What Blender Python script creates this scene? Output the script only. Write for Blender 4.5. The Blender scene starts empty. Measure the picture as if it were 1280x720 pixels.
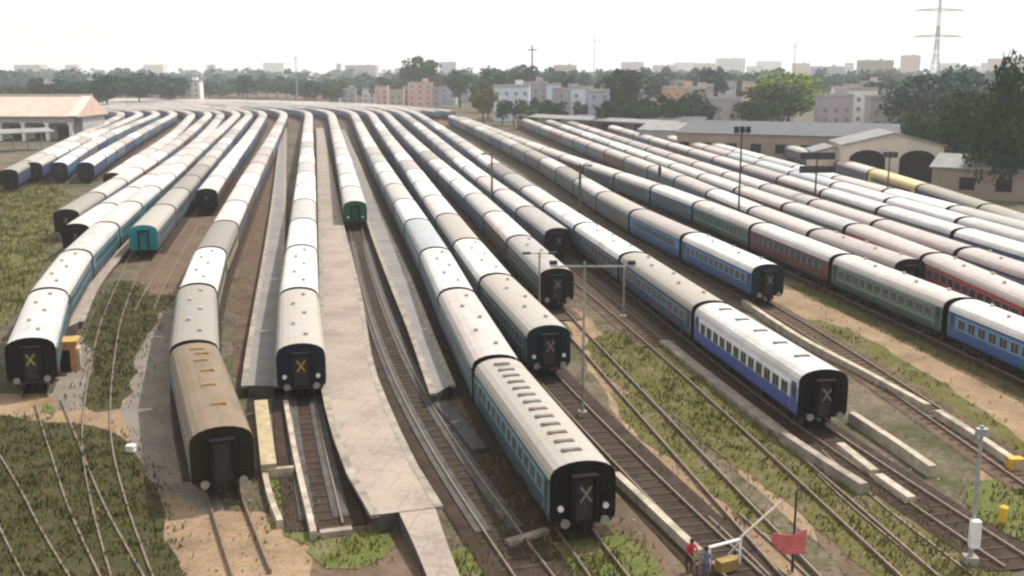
import bpy, math, random
import numpy as np
from mathutils import Vector, Matrix
random.seed(7); rng = np.random.default_rng(7)
S = bpy.context.scene; COL = S.collection

# ------------------------------------------------------------------ camera, world, sun, exposure
F, YH, H = 1340.0, 85.0, 22.3            # focal length and horizon in photo pixels, eye height over the rails
TH = math.atan((360 - YH) / F)
cam = bpy.data.cameras.new('camera'); camo = bpy.data.objects.new('camera', cam); COL.objects.link(camo)
cam.lens = F / 1280 * 36; cam.sensor_width = 36; cam.clip_start = 0.5; cam.clip_end = 12000
camo.location = (0, 0, H); camo.rotation_euler = (math.pi / 2 - TH, 0, 0)
S.camera = camo
SUN_EL, SUN_AZ = math.radians(56), math.radians(52)
w = bpy.data.worlds.new('World'); S.world = w; w.use_nodes = True
nt = w.node_tree; nt.nodes.clear()
sky = nt.nodes.new('ShaderNodeTexSky'); sky.sky_type = 'NISHITA'; sky.sun_disc = False
sky.sun_elevation = SUN_EL; sky.sun_rotation = SUN_AZ
sky.air_density = 1.0; sky.dust_density = 6.0; sky.ozone_density = 1.0
hs = nt.nodes.new('ShaderNodeHueSaturation'); hs.inputs['Saturation'].default_value = 0.25
bg = nt.nodes.new('ShaderNodeBackground'); bg.inputs[1].default_value = 0.15
wo = nt.nodes.new('ShaderNodeOutputWorld')
veil = nt.nodes.new('ShaderNodeMix'); veil.data_type = 'RGBA'; veil.inputs[7].default_value = (7.0, 7.0, 7.0, 1)   # thin bright cloud over the whole sky
cn = nt.nodes.new('ShaderNodeTexNoise'); cn.inputs['Scale'].default_value = 1.6; cn.inputs['Detail'].default_value = 5
cr = nt.nodes.new('ShaderNodeMapRange'); cr.inputs[1].default_value = 0.3; cr.inputs[2].default_value = 0.7; cr.inputs[3].default_value = 0.62; cr.inputs[4].default_value = 0.85
tc = nt.nodes.new('ShaderNodeTexCoord'); nt.links.new(tc.outputs['Generated'], cn.inputs[0]); nt.links.new(cn.outputs[0], cr.inputs[0]); nt.links.new(cr.outputs[0], veil.inputs[0])
nt.links.new(sky.outputs[0], hs.inputs['Color']); nt.links.new(hs.outputs[0], veil.inputs[6]); nt.links.new(veil.outputs[2], bg.inputs[0]); nt.links.new(bg.outputs[0], wo.inputs[0])
sl = bpy.data.lights.new('sun', 'SUN'); sl.energy = 4.2; sl.angle = math.radians(1.5); sl.color = (1.0, 0.95, 0.88)
so = bpy.data.objects.new('sun', sl); COL.objects.link(so)
sd = Vector((math.sin(SUN_AZ) * math.cos(SUN_EL), math.cos(SUN_AZ) * math.cos(SUN_EL), math.sin(SUN_EL)))
so.rotation_euler = sd.to_track_quat('Z', 'Y').to_euler(); so.location = (0, 0, 200)
S.view_settings.view_transform = 'Standard'; S.view_settings.look = 'None'
S.view_settings.exposure = 0.3; S.view_settings.gamma = 1.0; S.view_settings.use_curve_mapping = False
S.render.engine = 'CYCLES'
S.cycles.filter_width = 2.4
S.cycles.max_bounces = 5; S.cycles.diffuse_bounces = 3; S.cycles.volume_bounces = 1
S.cycles.use_denoising = True

GZ = -0.27                               # ground level (rail tops are z = 0)
_c, _s = math.cos(TH), math.sin(TH)
def at(px, py, z=GZ):                    # the point of the level z that the photo shows at px, py
    dx, dy = (px - 640) / F, -(py - 360) / F
    t = (z - H) / (-_s + dy * _c)
    return Vector((dx * t, (_c + dy * _s) * t, z))
def depth_at(px, dist, z=0.0):           # point at a given depth along the view, over photo column px
    Y = (dist - (H - z) * _s) / _c
    return Vector(((px - 640) / F * dist, Y, z))
def z_of(py, dist):                      # height shown at row py by something at that depth
    return H - (py - YH) * dist * _c / F

# ------------------------------------------------------------------ materials
MATS = {}
def rgb(h): return tuple(h) + (1.0,)
class NT:
    def __init__(s, name):
        s.m = bpy.data.materials.new(name); s.m.use_nodes = True; s.t = s.m.node_tree; s.t.nodes.clear()
        s.out = s.n('ShaderNodeOutputMaterial'); s.b = s.n('ShaderNodeBsdfPrincipled'); s.l(s.b.outputs[0], s.out.inputs[0])
    def n(s, t, **k):
        x = s.t.nodes.new(t)
        for a, v in k.items(): setattr(x, a, v)
        return x
    def l(s, a, b): s.t.links.new(a, b)
    def ramp(s, fac, stops, interp='LINEAR'):
        r = s.n('ShaderNodeValToRGB'); r.color_ramp.interpolation = interp
        e = r.color_ramp.elements
        while len(e) < len(stops): e.new(0.5)
        for i, (p, c) in enumerate(stops):
            e[i].position = p; e[i].color = rgb(c) if len(c) == 3 else c
        s.l(fac, r.inputs[0]); return r.outputs[0]
    def noise(s, vec, scale, detail=4, rough=0.6, out=0):
        x = s.n('ShaderNodeTexNoise'); x.inputs['Scale'].default_value = scale
        x.inputs['Detail'].default_value = detail; x.inputs['Roughness'].default_value = rough
        if vec is not None: s.l(vec, x.inputs['Vector'])
        return x.outputs[out]
    def mix(s, fac, a, b, mode='MIX'):
        x = s.n('ShaderNodeMix'); x.data_type = 'RGBA'; x.blend_type = mode
        for v, i in ((fac, 0), (a, 6), (b, 7)):
            if isinstance(v, (int, float)): x.inputs[i].default_value = v
            elif isinstance(v, tuple): x.inputs[i].default_value = rgb(v[:3])
            else: s.l(v, x.inputs[i])
        return x.outputs[2]
    def math(s, op, a, b=0.0):
        x = s.n('ShaderNodeMath'); x.operation = op
        for v, i in ((a, 0), (b, 1)):
            if isinstance(v, (int, float)): x.inputs[i].default_value = v
            else: s.l(v, x.inputs[i])
        return x.outputs[0]
    def coord(s, which='Object'): return s.n('ShaderNodeTexCoord').outputs[which]
    def pos(s): return s.n('ShaderNodeNewGeometry').outputs['Position']
    def bump(s, h, strength=0.3, dist=0.05):
        x = s.n('ShaderNodeBump'); x.inputs['Strength'].default_value = strength; x.inputs['Distance'].default_value = dist
        s.l(h, x.inputs['Height']); s.l(x.outputs[0], s.b.inputs['Normal'])
    def done(s, col, rough=0.7, metal=0.0, spec=None):
        if isinstance(col, tuple): s.b.inputs['Base Color'].default_value = rgb(col[:3])
        else: s.l(col, s.b.inputs['Base Color'])
        s.b.inputs['Roughness'].default_value = rough; s.b.inputs['Metallic'].default_value = metal
        if spec is not None: s.b.inputs['Specular IOR Level'].default_value = spec
        MATS[s.m.name] = s.m; return s.m

def plain(name, c, rough=0.6, metal=0.0, var=0.35, scale=1.5, spec=None):
    t = NT(name); p = t.pos()
    n = t.noise(p, scale, 6, 0.7)
    lo = tuple(x * (1 - var) for x in c); hi = tuple(min(1, x * (1 + var * 0.6)) for x in c)
    return t.done(t.ramp(n, [(0.3, lo), (0.7, hi)]), rough, metal, 0.12 if spec is None and not metal else spec)

def roof_mat(name, c, dirt=(0.30, 0.25, 0.19), amount=0.5):
    t = NT(name); o = t.coord(); inf = t.n('ShaderNodeObjectInfo')
    add = t.n('ShaderNodeVectorMath'); add.operation = 'MULTIPLY_ADD'
    cmb = t.n('ShaderNodeCombineXYZ')
    for k in range(3): t.l(inf.outputs['Random'], cmb.inputs[k])
    t.l(cmb.outputs[0], add.inputs[0]); add.inputs[1].default_value = (97, 53, 31); t.l(o, add.inputs[2])
    v = add.outputs[0]
    mp = t.n('ShaderNodeMapping'); mp.inputs['Scale'].default_value = (0.25, 1.6, 1.6); t.l(v, mp.inputs['Vector'])
    n1 = t.noise(mp.outputs[0], 1.1, 5); n2 = t.noise(v, 0.35, 3); n3 = t.noise(v, 9, 3)
    sx = t.n('ShaderNodeSeparateXYZ'); t.l(o, sx.inputs[0])
    fr = t.math('FRACT', t.math('MULTIPLY', sx.outputs[0], 0.49))
    seam = t.math('LESS_THAN', fr, 0.035)
    g = t.ramp(t.math('ADD', t.math('MULTIPLY', n1, 0.6), t.math('MULTIPLY', n2, 0.4)), [(0.38, (0, 0, 0)), (0.68, (1, 1, 1))])
    col = t.mix(t.math('MULTIPLY', g, amount), c, dirt)
    col = t.mix(t.math('MULTIPLY', seam, 0.55), col, tuple(x * 0.45 for x in c))
    hv = t.n('ShaderNodeHueSaturation'); t.l(col, hv.inputs['Color'])
    t.l(t.math('ADD', t.math('MULTIPLY', inf.outputs['Random'], 0.46), 0.66), hv.inputs['Value'])
    col = t.mix(t.math('MULTIPLY', t.ramp(n3, [(0.55, (0, 0, 0)), (0.8, (1, 1, 1))]), 0.18), hv.outputs[0], dirt)
    return t.done(col, 0.62, 0, 0.3)
def band_mat(name, base, band, z0=1.86, z1=2.92, line=None, rough=0.42):
    t = NT(name); o = t.coord(); sx = t.n('ShaderNodeSeparateXYZ'); t.l(o, sx.inputs[0]); z = sx.outputs[2]
    f = t.math('MULTIPLY', t.math('GREATER_THAN', z, z0), t.math('LESS_THAN', z, z1))
    col = t.mix(f, base, band)
    if line:
        f2 = t.math('MULTIPLY', t.math('GREATER_THAN', z, z0 - 0.16), t.math('LESS_THAN', z, z0 - 0.05))
        f3 = t.math('MULTIPLY', t.math('GREATER_THAN', z, z1 + 0.04), t.math('LESS_THAN', z, z1 + 0.13))
        col = t.mix(t.math('MAXIMUM', f2, f3), col, line)
    mp = t.n('ShaderNodeMapping'); mp.inputs['Scale'].default_value = (1.3, 1.3, 0.3); t.l(o, mp.inputs['Vector'])
    n1 = t.noise(mp.outputs[0], 1.2, 5); n2 = t.noise(o, 0.4, 3)
    dirt = t.ramp(t.math('ADD', t.math('MULTIPLY', n1, 0.55), t.math('MULTIPLY', n2, 0.45)), [(0.42, (0, 0, 0)), (0.72, (1, 1, 1))])
    col = t.mix(t.math('MULTIPLY', dirt, 0.5), col, (0.13, 0.105, 0.08))
    return t.done(col, rough, 0, 0.25)

LIV = {
 'blue': band_mat('blue paint with pale band', (0.014, 0.040, 0.108), (0.050, 0.137, 0.230)),
 'bright blue': band_mat('bright blue paint with light band', (0.016, 0.072, 0.230), (0.086, 0.223, 0.418)),
 'teal': band_mat('teal paint with pale band', (0.011, 0.061, 0.086), (0.094, 0.259, 0.317)),
 'green': band_mat('green paint with grey band', (0.011, 0.061, 0.045), (0.043, 0.122, 0.101), line=(0.252, 0.302, 0.259)),
 'maroon': band_mat('maroon paint', (0.085, 0.02, 0.018), (0.13, 0.05, 0.045)),
 'red': band_mat('red paint', (0.40, 0.012, 0.016), (0.36, 0.016, 0.02), line=(0.35, 0.10, 0.09)),
 'white and blue': band_mat('white paint over blue skirt', (0.035, 0.075, 0.30), (0.74, 0.75, 0.78), z0=1.95, z1=3.5),
 'grey blue': band_mat('grey blue paint', (0.050, 0.068, 0.086), (0.122, 0.151, 0.173)),
 'dark green': band_mat('dark green paint', (0.018, 0.06, 0.05), (0.05, 0.12, 0.10)),
 'yellow': band_mat('cream yellow wagon paint', (0.38, 0.27, 0.08), (0.55, 0.44, 0.20)),
  'cream': band_mat('faded cream paint', (0.30, 0.25, 0.17), (0.42, 0.36, 0.26)),
 'navy': band_mat('navy paint', (0.02, 0.03, 0.09), (0.035, 0.05, 0.16)),
}
ROOF = {
 'white': roof_mat('white roof paint', (0.616, 0.603, 0.581), amount=0.5),
 'pale': roof_mat('pale grey roof paint', (0.458, 0.436, 0.418), amount=0.55),
 'pinkish': roof_mat('pinkish grey roof paint', (0.502, 0.436, 0.414), amount=0.5),
 'grey': roof_mat('dusty grey roof paint', (0.299, 0.277, 0.246), amount=0.6),
 'tan': roof_mat('dusty tan roof', (0.216, 0.160, 0.102), (0.115, 0.078, 0.045), amount=0.7),
 'yellow': roof_mat('cream yellow roof', (0.56, 0.44, 0.22), amount=0.4),
 'blue-white': roof_mat('bluish white roof paint', (0.466, 0.497, 0.528), amount=0.5),
}
END = {  # dark end paints; the shade of the sunless ends is put into them
 'black': plain('shaded black end paint', (0.0088, 0.0083, 0.0083), 0.6, scale=3),
 'maroon': plain('shaded maroon end paint', (0.0193, 0.0072, 0.0060), 0.6, scale=3),
 'navy': plain('shaded navy end paint', (0.0088, 0.0132, 0.0303), 0.55, scale=3),
 'green': plain('green end paint', (0.0102, 0.0935, 0.0467), 0.5, scale=3),
 'teal': plain('teal end paint', (0.0170, 0.2210, 0.2550), 0.5, scale=3),
 'dark teal': plain('shaded teal end paint', (0.0099, 0.0220, 0.0248), 0.55, scale=3),
 'brown': plain('shaded brown end paint', (0.0193, 0.0143, 0.0099), 0.6, scale=3),
}
RUBBER = plain('black rubber', (0.012, 0.012, 0.012), 0.8)
SHUT = plain('grey gangway shutter', (0.045, 0.043, 0.04), 0.6, scale=4)
XMARK = plain('yellow mark paint', (0.33, 0.27, 0.07), 0.6)
WMARK = plain('whitish mark paint', (0.20, 0.18, 0.165), 0.6)
GLASS = plain('dark window glass', (0.02, 0.025, 0.03), 0.12, spec=0.6)
FRAME = plain('dull window frame', (0.25, 0.27, 0.28), 0.5)
UNDER = plain('grimy underframe', (0.03, 0.026, 0.023), 0.8, scale=3)
STEEL = plain('worn wheel steel', (0.16, 0.13, 0.11), 0.45, 0.6)
BUFF = plain('buffer steel', (0.30, 0.29, 0.28), 0.4, 0.5)
VENT = plain('sooty roof vent', (0.16, 0.145, 0.125), 0.7)
VENTY = plain('rusty roof vent', (0.24, 0.155, 0.07), 0.7)
RAIL = plain('rusty rail', (0.20, 0.145, 0.11), 0.5, 0.3, scale=2)
SLEEPER = plain('dusty oily sleeper', (0.052, 0.039, 0.03), 0.85, scale=2)
CONC = plain('weathered concrete', (0.273, 0.233, 0.189), 0.85, scale=0.9, var=0.5)
CONC_W = plain('pale concrete', (0.378, 0.324, 0.252), 0.85, scale=0.9, var=0.5)
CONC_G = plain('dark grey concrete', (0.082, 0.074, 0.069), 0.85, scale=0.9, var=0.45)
POLE = plain('galvanised pole steel', (0.33, 0.34, 0.34), 0.5, 0.4)
POLE_D = plain('dark pole steel', (0.05, 0.045, 0.045), 0.6)
POLE_B = plain('rusty brown pole', (0.11, 0.065, 0.05), 0.7)
LAMPG = plain('lamp housing', (0.035, 0.037, 0.04), 0.5)
WHITEP = plain('white painted metal', (0.72, 0.72, 0.70), 0.5)
REDP = plain('faded red paint', (0.50, 0.13, 0.13), 0.6)

def slab_mat(name, c, seam, sx=2.4, sy=2.4):
    t = NT(name); p = t.pos()
    n = t.noise(p, 0.25, 5); n2 = t.noise(p, 3.0, 4)
    col = t.ramp(t.math('ADD', t.math('MULTIPLY', n, 0.6), t.math('MULTIPLY', n2, 0.4)), [(0.33, tuple(x * 0.62 for x in c)), (0.52, c), (0.7, tuple(x * 1.15 for x in c))])
    b = t.n('ShaderNodeTexBrick'); b.inputs['Scale'].default_value = 1.0; b.inputs['Brick Width'].default_value = sx
    b.inputs['Row Height'].default_value = sy; b.inputs['Mortar Size'].default_value = 0.035
    mp = t.n('ShaderNodeMapping'); mp.inputs['Rotation'].default_value = (0, 0, 0.2); t.l(p, mp.inputs[0]); t.l(mp.outputs[0], b.inputs['Vector'])
    col = t.mix(t.math('MULTIPLY', b.outputs['Fac'], 0.6), col, seam)
    t.bump(n2, 0.25, 0.03)
    return t.done(col, 0.85, 0, 0.25)
PLAT = slab_mat('platform paving', (0.285, 0.232, 0.192), (0.15, 0.125, 0.105))
PLAT_G = slab_mat('grey platform paving', (0.191, 0.180, 0.168), (0.131, 0.122, 0.115), 1.6, 1.6)

def ground_mat():
    t = NT('yard ground'); p = t.pos()
    big = t.noise(p, 0.035, 5, 0.6); mid = t.noise(p, 0.22, 5, 0.65); fine = t.noise(p, 2.6, 5, 0.7)
    dirt = t.ramp(fine, [(0.3, (0.065, 0.048, 0.032)), (0.5, (0.118, 0.092, 0.065)), (0.72, (0.180, 0.146, 0.105))])
    gr = t.ramp(fine, [(0.3, (0.031, 0.034, 0.014)), (0.7, (0.071, 0.071, 0.031))])
    f = t.ramp(t.math('ADD', t.math('MULTIPLY', big, 0.5), t.math('MULTIPLY', mid, 0.5)), [(0.44, (0, 0, 0)), (0.58, (1, 1, 1))])
    t.bump(fine, 0.4, 0.06)
    return t.done(t.mix(f, dirt, gr), 0.95, 0, 0.15)
def turf_mat(name, a, b, soil=(0.16, 0.125, 0.08)):
    t = NT(name); p = t.pos()
    n = t.noise(p, 0.5, 5, 0.65); f = t.noise(p, 5.0, 4, 0.7)
    g = t.ramp(f, [(0.3, tuple(x * 0.55 for x in a)), (0.5, a), (0.75, b)])
    k = t.ramp(n, [(0.5, (0, 0, 0)), (0.68, (1, 1, 1))])
    t.bump(f, 0.6, 0.12)
    return t.done(t.mix(t.math('MULTIPLY', k, 0.8), g, soil), 0.95, 0, 0.1)
def dirt_mat(name, a, b, sc=1.2):
    t = NT(name); p = t.pos(); n = t.noise(p, sc * 0.25, 5, 0.65); f = t.noise(p, sc * 4, 5, 0.75)
    v = t.math('ADD', t.math('MULTIPLY', n, 0.55), t.math('MULTIPLY', f, 0.45))
    t.bump(f, 0.5, 0.06)
    return t.done(t.ramp(v, [(0.36, a), (0.62, b), (0.75, tuple(x * 1.2 for x in b))]), 0.95, 0, 0.15)
GROUND = ground_mat()
TURF = turf_mat('rough turf', (0.088, 0.083, 0.025), (0.149, 0.132, 0.045))
TURF_D = turf_mat('dark turf', (0.046, 0.045, 0.018), (0.080, 0.074, 0.030), (0.074, 0.056, 0.033))
TURF_L = turf_mat('bright turf', (0.090, 0.105, 0.027), (0.155, 0.163, 0.052))
DIRT = dirt_mat('pale dirt', (0.135, 0.091, 0.056), (0.288, 0.200, 0.123))
DIRT_G = dirt_mat('grey gravel dirt', (0.113, 0.095, 0.076), (0.214, 0.184, 0.153))
DIRT_B = dirt_mat('brown dirt', (0.065, 0.044, 0.030), (0.152, 0.106, 0.071))
BALLAST = dirt_mat('oily shaded ballast', (0.020, 0.013, 0.009), (0.059, 0.039, 0.028), 2.5)  # oil, plus the shade between trains put into the colour
BALLAST_L = dirt_mat('dusty ballast', (0.050, 0.032, 0.021), (0.132, 0.088, 0.058), 2.5)

# ------------------------------------------------------------------ mesh helpers
class MB:
    def __init__(s): s.v = []; s.f = []; s.m = []
    def add(s, vs, fs, mi=0):
        k = len(s.v); s.v += [tuple(p) for p in vs]; s.f += [tuple(i + k for i in f) for f in fs]; s.m += [mi] * len(fs); return s
    def box(s, c, d, mi=0, rz=0.0, M=None):
        x, y, z = (q / 2 for q in d); P = []
        for sx, sy, sz in ((-1,-1,-1),(1,-1,-1),(1,1,-1),(-1,1,-1),(-1,-1,1),(1,-1,1),(1,1,1),(-1,1,1)):
            p = Vector((sx * x, sy * y, sz * z))
            if rz: p.rotate(Matrix.Rotation(rz, 3, 'Z'))
            P.append(p + Vector(c))
        if M: P = [M @ p for p in P]
        return s.add(P, [(0,3,2,1),(4,5,6,7),(0,1,5,4),(1,2,6,5),(2,3,7,6),(3,0,4,7)], mi)
    def tube(s, a, b, r0, r1=None, n=10, mi=0):
        a, b = Vector(a), Vector(b); r1 = r0 if r1 is None else r1
        q = (b - a).to_track_quat('Z', 'Y'); P = []
        for c, r in ((a, r0), (b, r1)):
            for i in range(n):
                t = 2 * math.pi * i / n; P.append(c + q @ Vector((r * math.cos(t), r * math.sin(t), 0)))
        fs = [(i, (i + 1) % n, n + (i + 1) % n, n + i) for i in range(n)] + [tuple(range(n))[::-1], tuple(range(n, 2 * n))]
        return s.add(P, fs, mi)
    def prism(s, outline, x0, x1, mi=0, cap=True):     # outline in (y, z), swept along x
        n = len(outline); P = [(x0, y, z) for y, z in outline] + [(x1, y, z) for y, z in outline]
        fs = [(i, (i + 1) % n, n + (i + 1) % n, n + i) for i in range(n)]
        if cap: fs += [tuple(range(n))[::-1], tuple(range(n, 2 * n))]
        return s.add(P, fs, mi)
    def poly(s, pts, z0, z1, mi=0):                    # closed ground polygon as a slab
        n = len(pts); P = [(p[0], p[1], z0) for p in pts] + [(p[0], p[1], z1) for p in pts]
        fs = [(i, (i + 1) % n, n + (i + 1) % n, n + i) for i in range(n)] + [tuple(range(n, 2 * n))]
        return s.add(P, fs, mi)
    def mesh(s, name, mats, smooth=False):
        me = bpy.data.meshes.new(name); me.from_pydata(s.v, [], s.f)
        for m in (mats if isinstance(mats, (list, tuple)) else [mats]): me.materials.append(m)
        me.polygons.foreach_set('material_index', s.m)
        if smooth: me.polygons.foreach_set('use_smooth', [True] * len(s.f))
        me.update(); return me
    def build(s, name, mats, parent=None, smooth=False):
        return link(name, s.mesh(name, mats, smooth), parent)
def link(name, data, parent=None, loc=(0, 0, 0), rz=0.0):
    o = bpy.data.objects.new(name, data); COL.objects.link(o); o.location = loc; o.rotation_euler[2] = rz
    if parent: o.parent = parent
    return o
def words(s): return len(s.replace('-', ' ').split())
def tag(o, label, cat, group=None):
    if words(label) > 16 or words(label) < 4: print('LABEL LENGTH', words(label), label)
    o['label'] = label; o['category'] = cat
    if group: o['group'] = group
    return o
def thing(name, label, cat, loc=(0, 0, 0), rz=0.0, group=None): return tag(link(name, None, None, loc, rz), label, cat, group)
def kind(o, k): o['kind'] = k; return o
ORD = ['first','second','third','fourth','fifth','sixth','seventh','eighth','ninth','tenth','eleventh','twelfth','thirteenth','fourteenth','fifteenth','sixteenth','seventeenth','eighteenth','nineteenth','twentieth','twenty-first','twenty-second','twenty-third','twenty-fourth','twenty-fifth','twenty-sixth','twenty-seventh','twenty-eighth','twenty-ninth','thirtieth']

def ordn(i):
    if i < 30: return ORD[i]
    t = {3: 'thirty', 4: 'forty', 5: 'fifty', 6: 'sixty', 7: 'seventy'}[(i + 1) // 10]
    return {3: 'thirtieth', 4: 'fortieth', 5: 'fiftieth', 6: 'sixtieth', 7: 'seventieth'}[(i + 1) // 10] if (i + 1) % 10 == 0 else t + '-' + ORD[(i + 1) % 10 - 1]
# ------------------------------------------------------------------ ground
g = MB(); g.add([(-3900, -60, GZ), (3900, -60, GZ), (3900, 3900, GZ), (-3900, 3900, GZ)], [(0, 1, 2, 3)])
kind(g.build('ground', GROUND), 'structure')
def smooth_outline(pts, n=4):
    out = []; k = len(pts)
    for i in range(k):
        p0, p1, p2, p3 = (Vector(pts[(i + j) % k]) for j in (-1, 0, 1, 2))
        for q in range(n):
            t = q / n
            out.append(0.5 * ((2 * p1) + (p2 - p0) * t + (2 * p0 - 5 * p1 + 4 * p2 - p3) * t * t + (3 * p1 - p0 - 3 * p2 + p3) * t ** 3))
    return out
LAYER = [0]
def patch(name, px, mat, k='structure', rag=0.25, sm=True):
    pts = [at(x, y).to_2d() for x, y in px]
    if sm:
        fine = smooth_outline(pts, 24); pts = [fine[0]]
        for p in fine[1:]:
            if (p - pts[-1]).length > 1.6: pts.append(p)
        if (pts[-1] - pts[0]).length < 1.0: pts.pop()
        pts = [p + Vector((random.uniform(-rag, rag), random.uniform(-rag, rag))) for p in pts]
    LAYER[0] += 1; z = GZ + 0.002 * LAYER[0]
    m = MB(); m.add([(p[0], p[1], z) for p in pts], [tuple(range(len(pts)))])
    o = kind(m.build(name, mat), k); return pts, z
TUFTS = []
def in_poly(p, poly):
    c = False; j = len(poly) - 1
    for i in range(len(poly)):
        a, b = poly[i], poly[j]
        if (a[1] > p[1]) != (b[1] > p[1]) and p[0] < (b[0] - a[0]) * (p[1] - a[1]) / (b[1] - a[1]) + a[0]: c = not c
        j = i
    return c
GRASS_MATS = [plain('dark olive grass blades', (0.059, 0.061, 0.018), 0.9, scale=0.3), plain('olive grass blades', (0.110, 0.100, 0.029), 0.9, scale=0.3), plain('fresh grass blades', (0.123, 0.134, 0.029), 0.9, scale=0.3), plain('dry grass blades', (0.180, 0.150, 0.058), 0.9, scale=0.3)]  # the first is the darker, greener grass of the dark turf
def turf(px, mat, dens, mixw=(0.6, 0.25, 0.15), hgt=0.24, rag=0.3):
    pts, z = patch('turf', px, mat, 'stuff', rag)
    xs = [p[0] for p in pts]; ys = [p[1] for p in pts]; A = (max(xs) - min(xs)) * (max(ys) - min(ys)); m = MB()
    cl = [(random.uniform(min(xs), max(xs)), random.uniform(min(ys), max(ys)), random.uniform(0.3, 1.5)) for _ in range(int(A * dens * 0.45))]
    for cx, cy, r in cl:
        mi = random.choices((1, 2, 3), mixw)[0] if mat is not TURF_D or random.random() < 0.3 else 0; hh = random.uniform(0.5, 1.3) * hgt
        for _ in range(9):
            x, y = cx + random.gauss(0, r * 0.5), cy + random.gauss(0, r * 0.5)
            if not in_poly((x + random.gauss(0, 0.8), y + random.gauss(0, 0.8)), pts): continue
            a = random.uniform(0, 6.28); h = hh * random.uniform(0.6, 1.3); ww = random.uniform(0.025, 0.07)
            dx, dy = math.cos(a) * ww, math.sin(a) * ww; lx, ly = random.uniform(-.15, .15), random.uniform(-.15, .15)
            m.add([(x - dx, y - dy, z), (x + dx, y + dy, z), (x + lx + dx * .3, y + ly + dy * .3, z + h), (x + lx - dx * .3, y + ly - dy * .3, z + h)], [(0, 1, 2, 3)], mi)
    if m.v: kind(m.build('grass', GRASS_MATS), 'stuff')
# bare earth, paths and worn ground
patch('dirt_ground', [(-30, 495), (60, 492), (170, 495), (215, 520), (235, 560), (60, 540), (-30, 535)], DIRT)
patch('dirt_ground', [(75, 430), (105, 420), (120, 470), (110, 510), (70, 505)], DIRT_G)
patch('gravel_path', [(216, 362), (226, 372), (236, 470), (250, 560), (280, 660), (240, 665), (195, 620), (160, 560), (155, 500), (168, 450), (190, 400)], DIRT_G)
patch('dirt_ground', [(205, 615), (260, 640), (330, 640), (365, 660), (420, 740), (190, 745), (185, 690)], DIRT)
patch('dirt_ground', [(395, 672), (470, 655), (500, 650), (560, 740), (405, 745)], DIRT_B)
patch('dirt_ground', [(-40, 205), (60, 215), (80, 232), (30, 250), (-40, 290)], DIRT_B)
patch('dirt_ground', [(248, 262), (300, 258), (262, 330), (215, 368), (175, 380), (165, 350), (200, 310)], DIRT_B)
patch('dirt_path', [(705, 395), (722, 385), (760, 430), (800, 505), (880, 590), (1010, 720), (1010, 745), (960, 745), (905, 660), (800, 555), (735, 460)], DIRT)
patch('dirt_ground', [(700, 655), (790, 600), (830, 640), (890, 745), (770, 745)], DIRT_B)
patch('dirt_path', [(830, 480), (850, 482), (930, 560), (1060, 660), (1140, 740), (1090, 740), (990, 650), (890, 560)], DIRT)
patch('dirt_ground', [(1010, 640), (1060, 640), (1150, 720), (1170, 745), (1080, 745)], DIRT_B)
patch('dirt_ground', [(960, 362), (1010, 368), (1100, 408), (1200, 455), (1330, 520), (1330, 620), (1180, 520), (1060, 450), (960, 395)], DIRT)
patch('dirt_ground', [(1230, 520), (1330, 580), (1330, 680), (1220, 600)], DIRT)
patch('rubble_ground', [(322, 190), (342, 190), (338, 260), (326, 340), (312, 430), (300, 478), (290, 440), (298, 340), (308, 260)], BALLAST_L)
patch('dark_ground', [(60, 140), (130, 124), (330, 119), (520, 122), (560, 160), (420, 165), (300, 160), (250, 190), (150, 215), (120, 190)], BALLAST_L)
# grass
turf([(-40, 250), (50, 225), (85, 240), (75, 270), (60, 320), (10, 400), (-40, 420)], TURF, 2, hgt=0.4)
turf([(190, 370), (218, 368), (200, 395), (172, 445), (155, 505), (108, 508), (118, 455), (108, 415), (150, 350)], TURF_D, 5, (0.75, 0.2, 0.05))
turf([(-40, 530), (60, 528), (150, 545), (190, 610), (215, 690), (210, 745), (-60, 745)], TURF_D, 5, (0.7, 0.2, 0.1))
turf([(55, 505), (75, 498), (72, 520), (50, 520)], TURF_L, 5)
turf([(330, 590), (368, 587), (395, 665), (365, 690), (345, 650)], TURF_L, 6, (0.4, 0.55, 0.05))
turf([(385, 690), (400, 672), (475, 665), (500, 680), (470, 700), (440, 720), (420, 730)], TURF_L, 5)
turf([(560, 690), (640, 680), (700, 668), (770, 660), (830, 745), (570, 745)], TURF_L, 5, (0.4, 0.5, 0.1))
turf([(590, 555), (640, 570), (690, 660), (640, 670), (600, 600)], TURF_D, 4)
turf([(738, 425), (800, 412), (850, 440), (960, 530), (1060, 610), (1130, 680), (1160, 745), (1110, 735), (1000, 640), (890, 560), (810, 500), (750, 470)], TURF, 4, (0.7, 0.2, 0.1))
turf([(760, 490), (800, 500), (880, 580), (960, 650), (1000, 690), (960, 675), (880, 610), (800, 545)], TURF, 4, (0.5, 0.1, 0.4))
turf([(985, 350), (1040, 345), (1120, 380), (1220, 432), (1320, 480), (1330, 520), (1230, 475), (1120, 420), (1010, 372)], TURF, 3, (0.6, 0.25, 0.15))
turf([(1225, 598), (1320, 615), (1320, 690), (1240, 660), (1205, 625)], TURF_L, 4)
turf([(1060, 600), (1130, 612), (1230, 690), (1280, 745), (1190, 745), (1120, 680)], TURF, 4, (0.5, 0.2, 0.3))
turf([(1000, 400), (1060, 412), (1180, 480), (1290, 560), (1300, 590), (1150, 490), (1040, 430)], TURF, 1.5, (0.2, 0.1, 0.7))

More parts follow.
